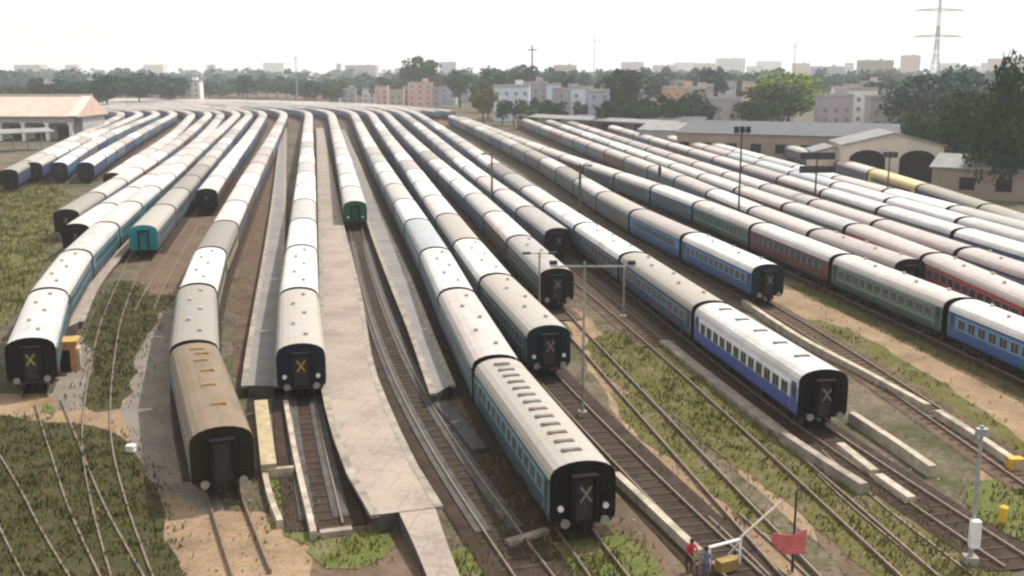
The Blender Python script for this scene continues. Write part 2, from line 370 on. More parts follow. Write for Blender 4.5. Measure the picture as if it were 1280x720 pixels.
# ------------------------------------------------------------------ railway lines
def cr_path(pts, step=1.0):                            # smooth path through plan points
    out = []; k = len(pts)
    for i in range(k - 1):
        p0 = pts[i - 1] if i else 2 * pts[0] - pts[1]; p1, p2 = pts[i], pts[i + 1]
        p3 = pts[i + 2] if i + 2 < k else 2 * pts[-1] - pts[-2]
        n = max(2, int((p2 - p1).length / step))
        for q in range(n):
            t = q / n
            out.append(0.5 * ((2 * p1) + (p2 - p0) * t + (2 * p0 - 5 * p1 + 4 * p2 - p3) * t * t + (3 * p1 - p0 - 3 * p2 + p3) * t ** 3))
    out.append(pts[-1]); return out
A9 = math.radians(9)
MX, MY, RR = -62.0, 430.0, 230.0                       # where the yard throat starts to bend, and its radius
CX, CY = MX - RR * math.cos(A9), MY - RR * math.sin(A9)
def throat(off):                                       # the bend beyond the yard for a line off metres beside the master line
    r = RR + off
    arc = [Vector((CX + r * math.cos(A9 + a), CY + r * math.sin(A9 + a))) for a in np.arange(0, math.radians(88), 3.0 / r)]
    return arc
def yard_line(roof_px, ground_px, off, y_end=None, deg=3):
    """Smoothest line through the points seen: penalised least squares of x over y, then the bend."""
    pts = [at(x, y, 4.0) for x, y in roof_px]; gp = [at(x, y, 0.0) for x, y in ground_px]
    P = [(p.y, p.x, 1 / (0.0011 * p.y) ** 2) for p in pts] + [(p.y, p.x, 1 / (0.004 * p.y) ** 2) for p in gp]
    y0 = min(p[0] for p in P); y1 = y_end
    if not y_end:
        s0 = throat(off)[0]; y1 = s0.y; th_ = math.tan(A9)
        P += [(y1, s0.x, 8.0), (y1 - 15, s0.x + 15 * th_, 8.0), (y1 - 30, s0.x + 30 * th_, 4.0)]
    n = int((y1 - y0) / 4) + 2; gy = np.linspace(y0, y1, n); hh = gy[1] - gy[0]
    A = np.zeros((n, n)); b = np.zeros(n)
    for y, x, w_ in P:
        if y > y1 + 1: continue
        q = min((y - y0) / hh, n - 1.001); i = int(q); f = q - i
        for a_, fa in ((i, 1 - f), (i + 1, f)):
            b[a_] += w_ * fa * x
            for c_, fc in ((i, 1 - f), (i + 1, f)): A[a_, c_] += w_ * fa * fc
    lam = 2.0e5 / hh ** 3 * (hh / 4)
    for i in range(1, n - 1):
        k = lam * (0.25 + (gy[i] / 150.0) ** 2)
        for a_, va in ((i - 1, 1), (i, -2), (i + 1, 1)):
            for c_, vc in ((i - 1, 1), (i, -2), (i + 1, 1)): A[a_, c_] += k * va * vc
    X = np.linalg.solve(A, b)
    out = [Vector((float(np.interp(y, gy, X)), float(y))) for y in np.arange(y0, y1, 1.0)]
    if y_end: return out
    d = out[-1] - out[-4]; a0 = math.atan2(-d.x, d.y); r = RR + off; p = out[-1].copy(); a = a0; step = 3.0; run = 0.0
    while a < math.radians(92):                           # eased into a bend of radius r
        run += step; a += step / r * min(1.0, run / 60.0); p = p + Vector((-math.sin(a), math.cos(a))) * step; out.append(p.copy())
    return out
def offset_path(path, d):
    out = []
    for i, p in enumerate(path):
        a = path[max(0, i - 1)]; b = path[min(len(path) - 1, i + 1)]; t = (b - a).normalized()
        out.append(p + Vector((t.y, -t.x)) * d)
    return out
def sweep(m, path, prof, mi=0):                        # prof: (lateral, z) points, closed
    n = len(prof); offs = [offset_path(path, d) for d, z in prof]; k0 = len(path); P = []
    for i in range(k0):
        for j in range(n): P.append((offs[j][i].x, offs[j][i].y, prof[j][1]))
    fs = [(i * n + j, i * n + (j + 1) % n, (i + 1) * n + (j + 1) % n, (i + 1) * n + j) for i in range(k0 - 1) for j in range(n)]
    fs += [tuple(range(n)), tuple(range((k0 - 1) * n, k0 * n))[::-1]]
    m.add(P, fs, mi); return m
def thin(path, near=160):                              # fewer points far away
    return [p for i, p in enumerate(path) if i == 0 or i == len(path) - 1 or i % (2 if p.y < near else 5) == 0]
NT_ = [0]
def railway(path, label, ballast=BALLAST, sleepers_to=150, width=1.75, bed=True, bed_from=0.0):
    NT_[0] += 1; dz = 0.0013 * NT_[0]
    tp = thin(path)
    if bed:
        bp = thin([p for p in path if p.y > bed_from])
        kind(sweep(MB(), bp, [(-width - 0.5, GZ - 0.2), (-width, -0.2 + dz), (width, -0.2 + dz), (width + 0.5, GZ - 0.2)]).build('track_bed', ballast), 'structure')
    t = thing('railway_track', label, 'railway track', (path[0].x, path[0].y, GZ - (0.0 if bed else 0.12)), group='railway tracks of the yard')
    sh = Vector((-path[0].x, -path[0].y)); lp = [p + sh for p in tp]
    for sg in (-1, 1):
        sweep(MB(), lp, [(sg * 0.838 - 0.05, -0.2 - GZ - 0.1), (sg * 0.838 - 0.045, -GZ), (sg * 0.838 + 0.045, -GZ), (sg * 0.838 + 0.05, -0.2 - GZ - 0.1)]).build('rail', RAIL, t)
    m = MB(); acc = 0.0
    for i in range(len(path) - 1):
        if path[i].y > sleepers_to: break
        if path[i].y < bed_from or not bed: continue
        acc += (path[i + 1] - path[i]).length
        if acc > 0.66:
            acc = 0; d = path[i + 1] - path[i]
            p = path[i] + sh
            m.box((p.x, p.y, -0.225 - GZ + dz), (2.6, 0.24, 0.12), 0, math.atan2(d.y, d.x) - math.pi / 2)
    if m.v: kind(m.build('sleepers', SLEEPER, t), 'stuff')
    return t

# ------------------------------------------------------------------ coaches
L_, W_ = 20.2, 1.625
ARCH = [(1.60, 3.16), (1.57, 3.38), (1.42, 3.62), (1.12, 3.81), (0.70, 3.94), (0.25, 4.0), (-0.25, 4.0), (-0.70, 3.94), (-1.12, 3.81), (-1.42, 3.62), (-1.57, 3.38), (-1.60, 3.16)]
SIDE = [(1.57, 1.05), (1.62, 1.30), (1.625, 2.9), (1.60, 3.16), (-1.60, 3.16), (-1.625, 2.9), (-1.62, 1.30), (-1.57, 1.05)]
FULL = [(1.58, 1.03), (1.635, 1.3), (1.64, 2.9)] + [(y * 1.012, z + 0.012) for y, z in ARCH] + [(-1.64, 2.9), (-1.635, 1.3), (-1.58, 1.03)]
hl = L_ / 2
ME = {}
ME['body'] = MB().prism(SIDE, -hl, hl).mesh('coach_body', LIV['blue'])
rm = MB().prism(ARCH, -hl, hl)
rm.box((0, 1.615, 3.17), (L_ - 0.02, 0.07, 0.05)); rm.box((0, -1.615, 3.17), (L_ - 0.02, 0.07, 0.05))
ME['roof'] = rm.mesh('coach_roof', ROOF['white'], False)
ME['end'] = MB().prism(FULL, hl + 0.002, hl + 0.09).mesh('coach_end', END['black'])
gm = MB()
gm.box((hl + 0.36, 0.56, 2.2), (0.54, 0.16, 2.2)); gm.box((hl + 0.36, -0.56, 2.2), (0.54, 0.16, 2.2)); gm.box((hl + 0.36, 0, 3.36), (0.54, 1.28, 0.16))
ME['gangway'] = gm.mesh('gangway', RUBBER)
ME['shutter'] = MB().box((hl + 0.2, 0, 2.2), (0.08, 0.96, 2.16)).mesh('gangway_door', SHUT)
def xm(m):
    mm = MB()
    for sg in (-1, 1):
        R = Matrix.Translation((hl + 0.645, 0, 2.55)) @ Matrix.Rotation(sg * 0.62, 4, 'X')
        mm.box((0, 0, 0), (0.02 + 0.004 * sg, 0.10, 0.95), 0, 0, R)
    return mm.mesh('cross_mark', m)
ME['xy'] = xm(XMARK); ME['xw'] = xm(WMARK)
bm_ = MB().tube((hl + 0.09, 0, 1.1), (hl + 0.5, 0, 1.1), 0.09).tube((hl + 0.5, 0, 1.1), (hl + 0.57, 0, 1.1), 0.23, n=14)
ME['buffer'] = bm_.mesh('buffer', BUFF)
ME['lamp'] = MB().tube((hl + 0.09, 0, 1.72), (hl + 0.22, 0, 1.72), 0.15, n=12).mesh('tail_lamp', plain('lamp glass', (0.75, 0.74, 0.68), 0.2))
ME['rung'] = MB().box((hl + 0.14, 1.30, 2.3), (0.05, 0.05, 2.2)).box((hl + 0.14, 0.95, 2.3), (0.05, 0.05, 2.2)).box((hl + 0.14, 1.12, 1.6), (0.04, 0.32, 0.04)).box((hl + 0.14, 1.12, 2.1), (0.04, 0.32, 0.04)).box((hl + 0.14, 1.12, 2.6), (0.04, 0.32, 0.04)).box((hl + 0.14, 1.12, 3.1), (0.04, 0.32, 0.04)).mesh('end_ladder', UNDER)
ME['coupler'] = MB().box((hl + 0.3, 0, 0.98), (0.5, 0.16, 0.18)).tube((hl + 0.55, 0, 1.0), (hl + 0.6, 0, 0.55), 0.05, n=6).tube((hl + 0.15, 0.45, 1.0), (hl + 0.35, 0.4, 0.5), 0.03, n=6).tube((hl + 0.15, -0.45, 1.0), (hl + 0.35, -0.4, 0.5), 0.03, n=6).box((hl + 0.12, 0, 1.02), (0.12, 2.9, 0.2)).mesh('coupler', UNDER)
wf = MB()
for a, b in (((0, 0, 0.40), (1.06, 0.05, 0.06)), ((0, 0, -0.40), (1.06, 0.05, 0.06)), ((0.50, 0, 0), (0.06, 0.05, 0.74)), ((-0.50, 0, 0), (0.06, 0.05, 0.74)), ((0, 0, 0), (0.05, 0.045, 0.74))): wf.box(a, b, 1)
wf.box((0, -0.005, 0), (0.94, 0.03, 0.74), 0)
ME['window'] = wf.mesh('coach_window', [GLASS, FRAME])
dm = MB().box((0, 0, 0), (0.8, 0.04, 1.95), 0).box((0, 0.025, 0.45), (0.5, 0.02, 0.6), 1).box((0.52, 0.03, 0), (0.04, 0.05, 1.5), 2).box((-0.52, 0.03, 0), (0.04, 0.05, 1.5), 2)
ME['door'] = dm.mesh('coach_door', [LIV['navy'], GLASS, FRAME])
um = MB()
um.box((0, 0, 0.98), (L_ - 0.3, 2.6, 0.16)); um.box((-1.5, 0.75, 0.62), (3.0, 0.9, 0.55)); um.box((2.4, -0.8, 0.6), (2.2, 0.8, 0.6)); um.tube((3.6, 0.5, 0.65), (5.2, 0.5, 0.65), 0.3); um.box((-3.6, -0.7, 0.62), (1.2, 0.9, 0.5))
ME['under'] = um.mesh('underframe', UNDER)
def bogie():
    m = MB()
    for sg in (-1, 1):
        m.box((0, sg * 1.06, 0.62), (3.5, 0.16, 0.26), 0); m.box((0, sg * 1.1, 0.42), (0.9, 0.2, 0.25), 0)
        for x in (-1.45, 1.45): m.box((x, sg * 1.12, 0.46), (0.4, 0.18, 0.36), 0)
    m.box((0, 0, 0.72), (0.5, 2.1, 0.3), 0)
    return m
ME['bogie'] = bogie().mesh('bogie', UNDER)
ws = MB().tube((0, -0.95, 0.46), (0, 0.95, 0.46), 0.09, n=8)
for sg in (-1, 1): ws.tube((0, sg * 0.76, 0.46), (0, sg * 0.9, 0.46), 0.457, n=18)
ME['wheels'] = ws.mesh('wheelset', STEEL)
bf = bogie(); 
for x in (-1.45, 1.45):
    for sg in (-1, 1): bf.tube((x, sg * 0.76, 0.46), (x, sg * 0.9, 0.46), 0.457, n=10)
ME['bogie_far'] = bf.mesh('bogie_plain', UNDER)
ME['slot'] = MB().box((0, 0, 0), (0.42, 1.0, 0.07)).box((0, 0, 0.05), (0.3, 0.9, 0.05)).mesh('roof_slot_vent', VENT)
ME['vent'] = MB().tube((0, 0, -0.05), (0, 0, 0.12), 0.13, n=10).tube((0, 0, 0.12), (0, 0, 0.18), 0.2, 0.16, n=10).mesh('roof_vent', plain('pale roof vent', (0.36, 0.34, 0.32), 0.7))
ME['rust'] = MB().box((0, 0, 0), (0.5, 0.85, 0.08)).box((0, 0, 0.05), (0.35, 0.7, 0.05)).mesh('rusty_roof_vent', VENTY)
def band_glass():                                        # glazing strip with painted posts every 1.455 m
    t = NT('glazing strip'); sx = t.n('ShaderNodeSeparateXYZ'); t.l(t.coord(), sx.inputs[0])
    f = t.math('LESS_THAN', t.math('FRACT', t.math('ADD', t.math('DIVIDE', sx.outputs[0], 1.455), 0.84)), 0.36)
    return t.done(t.mix(f, (0.02, 0.025, 0.03), (0.10, 0.15, 0.18)), 0.3)
ME['row'] = MB().box((0, 0, 0), (17.2, 0.03, 0.74)).mesh('window_band', band_glass())
fm = MB(); fm.prism(SIDE, -hl, hl, 0); fm.prism(ARCH, -hl, hl, 1); fm.prism(FULL, hl + .002, hl + .09, 2); fm.box((0, 0, 0.7), (19, 2.4, 0.6), 3); fm.box((hl + .3, 0, 2.2), (.42, 1.2, 2.2), 3)
ME['far'] = fm.mesh('coach_plain', [LIV['blue'], ROOF['white'], END['black'], UNDER])
def mat_slot(o, i, m): o.material_slots[i].link = 'OBJECT'; o.material_slots[i].material = m
def part(name, key, root, loc=(0, 0, 0), rz=0.0, mats=None):
    o = link(name, ME[key], root, loc, rz)
    for i, m in (mats or {}).items(): mat_slot(o, i, m)
    return o
CARS = []                                              # every coach: pose, look, label; built nearest first
def train(path, front, phrase, looks, roofs, default, ends, end_word='near', lens=(), maxn=60, mark='xw', vents='vent', first=None, group=None, pitch=20.9, lamps=False, gap=None):
    s = np.cumsum([0] + [(path[i + 1] - path[i]).length for i in range(len(path) - 1)])
    xs = np.array([p.x for p in path]); ys = np.array([p.y for p in path])
    fp = at(front[0], front[1], 4.0); i0 = int(np.argmin((xs - fp.x) ** 2 + (ys - fp.y) ** 2)); s0 = s[i0]
    if gap:
        gp = at(gap[0], gap[1], 4.0); s0 = max(0.0, s[int(np.argmin((xs - gp.x) ** 2 + (ys - gp.y) ** 2))] - (lens[0] if lens else pitch))
    ev = lambda q: Vector((float(np.interp(q, s, xs)), float(np.interp(q, s, ys))))
    n = 0
    while n < maxn:
        ln = lens[n] if n < len(lens) else pitch
        if s0 + ln > s[-1]: break
        a, b = ev(s0 + ln * 0.15), ev(s0 + ln * 0.85); c = (a + b) / 2; d = a - b
        body = looks[n] if n < len(looks) else default[0][(n * 7 + len(phrase)) % len(default[0])]
        roof = roofs[n] if n < len(roofs) else default[1][(n * 5 + len(phrase) * 3) % len(default[1])]
        CARS.append(dict(c=c, rz=math.atan2(d.y, d.x), sc=(ln - 0.9) / (L_ + 0.0), body=body, roof=roof, end=ends[0] if n == 0 else ends[1], n=n, phrase=phrase, ew=end_word, mark=mark if n == 0 else None, vents=(first or vents) if n == 0 else vents, dist=c.length, lamps=lamps and n == 0, group='coaches of the ' + phrase))
        s0 += ln; n += 1
GREYS = (['blue', 'blue', 'grey blue', 'grey blue', 'navy'], ['pale', 'pale', 'white', 'pinkish', 'pale', 'white', 'grey', 'pinkish', 'pale'])
PINKS = (['grey blue', 'blue', 'grey blue', 'maroon'], ['pinkish', 'pale', 'pinkish', 'white', 'pinkish'])

TR = {}
def line(key, roof_px, ground_px=(), off=0, y_end=None, deg=3): TR[key] = yard_line(roof_px, list(ground_px), off, y_end, deg); return TR[key]
line('a', [(42, 203), (66, 190), (90, 178), (120, 165)], off=-84, deg=2)
line('z', [(10, 212), (40, 196), (70, 181), (98, 169)], off=-90, deg=2)
line('b', [(75, 203), (92, 190), (108, 180), (132, 166)], off=-78, deg=2)
line('c', [(107, 203), (125, 191), (142, 180), (175, 163)], off=-71, deg=2)
line('y', [(128, 224), (163, 200), (190, 183), (215, 168), (232, 158)], off=-63, deg=2)
line('d', [(82, 262), (97, 252), (150, 220), (200, 190), (245, 158)], off=-57)
line('e', [(90, 283), (118, 262), (147, 245), (187, 219), (235, 185), (268, 157)], off=-52)
line('f', [(40, 424), (57, 355), (95, 310), (130, 280), (170, 245), (211, 216), (247, 181), (282, 158), (292, 145)], [(38, 492)], off=-46.5, deg=4)
line('g', [(178, 282), (215, 243), (250, 207), (285, 171), (300, 153)], off=-41.5, deg=2)
line('h', [(258, 236), (281, 203), (305, 177), (320, 158), (327, 147)], off=-36, deg=2)
line('i', [(280, 540), (241, 430), (247, 356), (259, 310), (284, 277), (295, 247), (316, 210), (335, 180), (346, 160), (352, 150)], [(300, 652), (326, 715)], off=-28, deg=5)
line('j', [(373, 432), (374, 360), (377, 305), (380, 246), (383, 207), (384, 175), (385, 152)], [(382, 505), (400, 590), (419, 655)], off=-18, deg=4)
line('k', [(444, 252), (436, 220), (430, 196), (424, 177), (420, 160), (416.5, 149)], [(453, 300), (480, 400), (518, 520), (560, 585), (623, 655), (690, 730)], off=-9, deg=4)
line('l', [(735, 583), (622, 447), (572, 359), (546, 309), (520, 271), (505, 247), (490, 224), (476, 201), (462, 179), (455, 164), (446, 149)], [(790, 728)], off=0)
line('m', [(690, 410), (620, 342), (585, 295), (555, 260), (535, 235), (517, 207), (500, 190), (485, 169), (470, 151)], [(760, 551), (840, 630), (910, 695), (950, 735)], off=7)
line('n', [(696, 335), (645, 290), (610, 252), (576, 226), (547, 201), (524, 181), (509, 167), (492, 151)], [(775, 470), (880, 590), (1000, 715), (1020, 740)], off=13)
line('o', [(696, 286), (659, 256), (632, 237), (603, 218), (582, 203), (560, 184), (539, 166), (517, 149)], [(770, 375), (835, 430), (950, 540), (1090, 665), (1160, 730)], off=20)
line('p', [(1030, 463), (894, 378), (795, 314), (715, 268), (655, 225), (616, 202), (594, 187), (577, 174), (549, 156)], [(1120, 597), (1290, 705)], off=26)
line('q', [(970, 334), (948, 322), (858, 287), (792, 260), (752, 237), (716, 211), (680, 194), (650, 183), (624, 168), (601, 159), (571, 147)], [(1060, 450), (1200, 542), (1300, 607)], y_end=440)
line('r', [(1440, 462), (1340, 424), (1280, 400), (1205, 372), (1056, 317), (950, 278), (878, 250), (832, 228), (790, 222), (740, 205), (700, 191), (640, 168)], y_end=430, deg=2)
line('s', [(1143, 325), (1013, 282), (951, 258), (907, 242), (847, 214), (776, 192)], [(1330, 445)], y_end=420, deg=2)
line('t', [(1420, 418), (1330, 385), (1280, 360), (1171, 316), (1115, 293), (1068, 277), (1011, 260), (940, 238), (860, 208), (790, 185)], y_end=405, deg=2)
line('u', [(1430, 378), (1340, 349), (1280, 331), (1209, 308), (1152, 288), (1085, 268), (992, 240), (900, 210), (820, 185)], y_end=385, deg=2)
line('v', [(1350, 326), (1280, 305), (1160, 272), (1100, 254), (1030, 234), (960, 212), (860, 184)], y_end=365, deg=2)
line('w', [(1340, 306), (1280, 290), (1156, 256), (1110, 244), (1060, 231), (1000, 214), (925, 193), (850, 172)], y_end=345, deg=2)
line('x', [(1340, 290), (1280, 268), (1200, 243), (1163, 231), (1083, 207), (1000, 185)], y_end=300, deg=2)

wx = min(((p - q).length for p in TR['w'] for q in TR['x'] if 140 < p.y < 150 and 140 < q.y < 160))
TR['wb'] = offset_path(TR['w'], wx * 0.5)[:200]
for i_, k_ in enumerate(('ra', 'rb', 'rc')): TR[k_] = throat(33 + 6.5 * i_)[14:]
for k_, ph_ in (('ra', 'inner far rake on the bend'), ('rb', 'middle far rake on the bend'), ('rc', 'outer far rake on the bend')):
    q_ = TR[k_][0]; train(TR[k_], (640 + F * q_.x / (q_.y * _c + (H - 4) * _s), YH + F / _c * (H - 4) / (q_.y * _c + (H - 4) * _s)), ph_, ['grey blue'], ['pinkish'], PINKS, ('black', 'black'), mark=None)
train(TR['wb'], (1290, 285), 'train squeezed in before the yellow wagon', ['grey blue', 'blue'], ['pale', 'white', 'pinkish'], PINKS, ('black', 'black'), end_word='roadside', mark=None, maxn=8)
train(TR['a'], (42, 203), 'outermost train beside the station hall', ['navy', 'navy'], ['grey', 'pale'], GREYS, ('black', 'black'))
train(TR['z'], (10, 212), 'train half hidden beside the hall canopy', ['navy', 'grey blue'], ['grey', 'pale'], GREYS, ('black', 'black'), mark=None)
train(TR['b'], (75, 203), 'second train out from the station hall', ['blue', 'grey blue'], ['blue-white', 'blue-white', 'pale'], GREYS, ('dark teal', 'black'))
train(TR['c'], (107, 203), 'navy-ended train beyond the grass', ['navy', 'blue'], ['blue-white', 'pale'], GREYS, ('navy', 'black'))
train(TR['y'], (140, 216), 'train between the navy-ended and brown-ended ones', ['grey blue'], ['pale', 'white'], PINKS, ('brown', 'black'), mark=None)
train(TR['d'], (82, 262), 'brown-ended train by the grass', ['blue'], ['grey', 'pale'], PINKS, ('brown', 'black'))
train(TR['e'], (90, 280), 'black-ended train behind the curved one', ['blue'], ['pinkish', 'white'], PINKS, ('black', 'black'))
train(TR['f'], (40, 424), 'curved train beside the orange hut', ['teal', 'teal', 'teal', 'teal', 'teal', 'grey blue', 'grey blue'], ['white', 'pinkish', 'white', 'pinkish', 'white', 'white'], PINKS, ('black', 'black'), lens=(18.6, 20.5, 20.9), first='vent', mark='xy')
train(TR['g'], (178, 282), 'train with the teal end', ['grey blue', 'grey blue', 'grey blue'], ['grey', 'grey', 'grey', 'grey', 'grey', 'pale'], GREYS, ('teal', 'black'), mark=None)
train(TR['h'], (258, 236), 'train behind the brown dirt strip', ['maroon', 'maroon'], ['pinkish', 'pale', 'white', 'white'], GREYS, ('black', 'black'))
train(TR['i'], (280, 540), 'train beside the gravel path', ['cream', 'cream', 'cream', 'cream', 'grey blue'], ['tan', 'grey', 'white', 'grey', 'pinkish', 'pinkish', 'white', 'pinkish'], PINKS, ('brown', 'black'), lens=(19.4, 20.8, 20.0, 20.3), first='rust', mark=None)
train(TR['j'], (373, 432), 'train along the wide platform', ['navy', 'blue', 'blue', 'blue'], ['grey', 'white', 'white', 'pale', 'white', 'white', 'pale', 'white'], GREYS, ('navy', 'black'), lens=(19.6, 23.0, 20.9), mark='xy', lamps=True)
train(TR['k'], (444, 252), 'train with the green end', ['green', 'green'], ['pale', 'white', 'pale', 'white', 'pale'], GREYS, ('green', 'black'), mark=None, lamps=True)
train(TR['l'], (735, 583), 'train with slotted front roof', ['teal', 'teal', 'teal', 'blue', 'blue'], ['grey', 'pinkish', 'white', 'blue-white', 'white', 'pale'], GREYS, ('black', 'black'), lens=(19.8, 22.4, 21.3, 22.4), first='slot', vents='vent', lamps=True)
train(TR['m'], (690, 410), 'train with dark green bodies', ['dark green', 'dark green', 'dark green'], ['grey', 'white', 'grey', 'pale', 'white', 'white', 'pinkish'], GREYS, ('dark teal', 'black'), lamps=True)
train(TR['n'], (696, 335), 'train with the maroon end', ['dark green', 'maroon', 'blue'], ['pale', 'pinkish', 'pale', 'white'], GREYS, ('maroon', 'black'))
train(TR['o'], (696, 286), 'train behind the maroon-ended one', ['navy', 'blue'], ['pale', 'white', 'pinkish', 'white'], GREYS, ('black', 'black'))
train(TR['p'], (1030, 463), 'train led by the white coach', ['white and blue', 'blue', 'grey blue', 'blue', 'blue'], ['white', 'grey', 'white', 'white', 'pinkish'], GREYS, ('black', 'black'), lens=(20.4, 24.0, 21.5), first='slotw')
train(TR['q'], (964, 331), 'train led by the bright blue coach', ['bright blue', 'bright blue', 'grey blue', 'grey blue', 'grey blue', 'grey blue', 'navy'], ['white', 'pinkish', 'grey', 'pale', 'grey', 'pale', 'grey'], (['grey blue', 'navy', 'grey blue'], ['grey', 'pale', 'grey']), ('dark teal', 'black'))
train(TR['r'], (1278, 399), 'train at the edge of the grass', ['bright blue', 'green', 'maroon', 'green', 'blue', 'grey blue'], ['white', 'pale', 'white', 'pale', 'white', 'pinkish'], PINKS, ('black', 'black'), end_word='roadside', lens=(20.6, 21.4, 22.5, 22.5), mark=None, gap=(1205, 372))
train(TR['s'], (1143, 325), 'train ending beside the red coach', ['grey blue', 'blue'], ['pinkish', 'pinkish', 'white'], PINKS, ('black', 'black'), mark=None)
train(TR['t'], (1330, 385), 'train with the red coaches', ['red', 'red', 'grey blue', 'maroon'], ['pinkish', 'pinkish', 'white', 'pinkish'], PINKS, ('maroon', 'maroon'), end_word='roadside', mark=None, lens=(23, 20.9), gap=(1171, 316))
train(TR['u'], (1335, 348), 'train behind the red coaches', ['blue', 'maroon'], ['pinkish', 'pinkish', 'pinkish', 'pale'], PINKS, ('black', 'black'), end_word='roadside', mark=None, gap=(1209, 308))
train(TR['v'], (1345, 324), 'third train behind the red coaches', ['blue', 'grey blue'], ['white', 'white', 'white', 'pale'], PINKS, ('black', 'black'), end_word='roadside', mark=None)
train(TR['w'], (1335, 305), 'fourth train behind the red coaches', ['grey blue', 'grey blue', 'blue', 'blue', 'teal', 'teal'], ['white', 'white', 'white', 'blue-white', 'blue-white', 'blue-white'], PINKS, ('black', 'black'), end_word='roadside', mark=None)
train(TR['x'], (1325, 285), 'train with the yellow wagon', ['navy', 'navy', 'yellow', 'grey blue'], ['grey', 'grey', 'yellow', 'pinkish', 'pinkish'], PINKS, ('black', 'brown'), end_word='roadside', mark=None, lens=(23, 26, 26))

CARS.sort(key=lambda c: c['dist'])
BODYWORD = {'navy': 'navy', 'white and blue': 'white-and-blue'}
def build_coach(c):
    rw = {'pale': 'pale grey', 'blue-white': 'bluish white'}.get(c['roof'], c['roof']); bw = BODYWORD.get(c['body'], c['body'])
    noun = 'wagon' if c['body'] == 'yellow' else 'coach'
    lab = '%s %s, %s-roofed, %s from the %s end of the %s' % (bw, noun, rw, ORD[c['n']], c['ew'], c['phrase'])
    if words(lab) > 15: lab = '%s %s, %s from the %s end of the %s' % (bw, noun, ORD[c['n']], c['ew'], c['phrase'])
    if words(lab) > 15: lab = '%s %s, %s from %s end of %s' % (bw, noun, ORD[c['n']], c['ew'], c['phrase'])
    if words(lab) > 16: lab = '%s, %s from %s end of %s' % (noun, ORD[c['n']], c['ew'], c['phrase'])
    far = c['dist'] > 235
    B, R, E = LIV[c['body']], ROOF[c['roof']], END[c['end']]
    loc = (c['c'].x, c['c'].y, 0)
    if far:
        r = tag(link('passenger_coach', ME['far'], None, loc, c['rz']), lab, 'train coach', c['group']); r.scale[0] = c['sc']
        for i, m in enumerate((B, R, E)): mat_slot(r, i, m)
        return
    r = thing('passenger_coach', lab, 'train coach', loc, c['rz'], c['group']); r.scale[0] = c['sc']
    part('body', 'body', r, mats={0: B}); roof = part('roof', 'roof', r, mats={0: R})
    ends = []
    for rz in (0.0, math.pi):
        e = part('end_wall', 'end', r, rz=rz, mats={0: E if rz == 0 else END['black']}); ends.append(e)
    near = c['dist'] < 120
    part('underframe', 'under', r)
    if not near:
        for rz in (0, math.pi): part('gangway', 'gangway', ends[0 if rz == 0 else 1])
        for x in (-7.3, 7.3): part('bogie', 'bogie_far', r, (x, 0, 0))
        for sg, rz in ((1, 0), (-1, math.pi)): part('window_band', 'row', r, (0, sg * 1.63, 2.38), rz)
        if c['mark'] and c['n'] == 0: part('cross_mark', c['mark'], ends[0])
        if c['lamps']:
            for y in (-1.0, 1.0): part('tail_lamp', 'lamp', ends[0], (0, y, 0))
        return
    for i, rz in enumerate((0, math.pi)):
        part('gangway', 'gangway', ends[i]); part('gangway_door', 'shutter', ends[i]); part('ladder', 'rung', ends[i]); part('coupler', 'coupler', r, rz=rz)
        for y in (-0.98, 0.98): part('buffer', 'buffer', r, (0, y, 0), rz)
    if c['mark']: part('cross_mark', c['mark'], ends[0])
    if c['lamps']:
        for y in (-1.12, 1.12): part('tail_lamp', 'lamp', ends[0], (0, y, 0))
    for x in (-7.3, 7.3):
        b = part('bogie', 'bogie', r, (x, 0, 0))
        for q in (-1.45, 1.45): part('wheelset', 'wheels', b, (q, 0, 0))
    for sg, rz in ((1, 0), (-1, math.pi)):
        for i in range(12):
            part('window', 'window', r, (-8.0 + i * 1.455, sg * 1.635, 2.38), rz)
        for x in (-9.45, 9.45): part('door', 'door', r, (x, sg * 1.62, 2.12), rz, {0: B})
    v = c['vents']
    if v == 'slot':
        for i in range(13): part('roof_vent', 'slot', roof, (-8.6 + i * 1.42, -0.12, 4.0))
    elif v == 'slotw':
        for i in range(5): part('roof_vent', 'slot', roof, (-7.6 + i * 3.6, 0.0, 4.0))
    elif v == 'rust':
        for i, x in enumerate((-8.2, -6.9, -5.0, -2.2, 1.3, 5.6)): part('roof_vent', 'rust', roof, (x, 0.05 + 0.2 * (i % 2), 4.01))
    else:
        for i in range(5): part('roof_vent', 'vent', roof, (-7.4 + i * 3.7, 0.42 * (-1) ** i, 3.99))
NEAR_N = 300
for c in CARS[:NEAR_N]: build_coach(c)
rest = CARS[NEAR_N:]
for c in rest: c['roof'] = random.choice(['pinkish', 'pale', 'pinkish', 'grey', 'pale'])
if rest:
    m = MB(); ml = list(ROOF.values()); bl = list(LIV.values()); allm = ml + bl + [END['black']]
    for c in rest:
        M = Matrix.Translation((c['c'].x, c['c'].y, 0)) @ Matrix.Rotation(c['rz'], 4, 'Z')
        for outl, mi in ((SIDE, allm.index(LIV[c['body']])), (ARCH, allm.index(ROOF[c['roof']]))):
            t = MB().prism(outl, -hl, hl); m.add([M @ Vector(p) for p in t.v], t.f, mi)
        t = MB().box((0, 0, 0.6), (19, 2.4, 0.8)); m.add([M @ Vector(p) for p in t.v], t.f, len(allm) - 1)
    o = kind(m.build('distant_coaches', allm), 'stuff')
print('coaches', len(CARS), 'individual', min(NEAR_N, len(CARS)), 'far limit', CARS[min(NEAR_N, len(CARS)) - 1]['dist'])

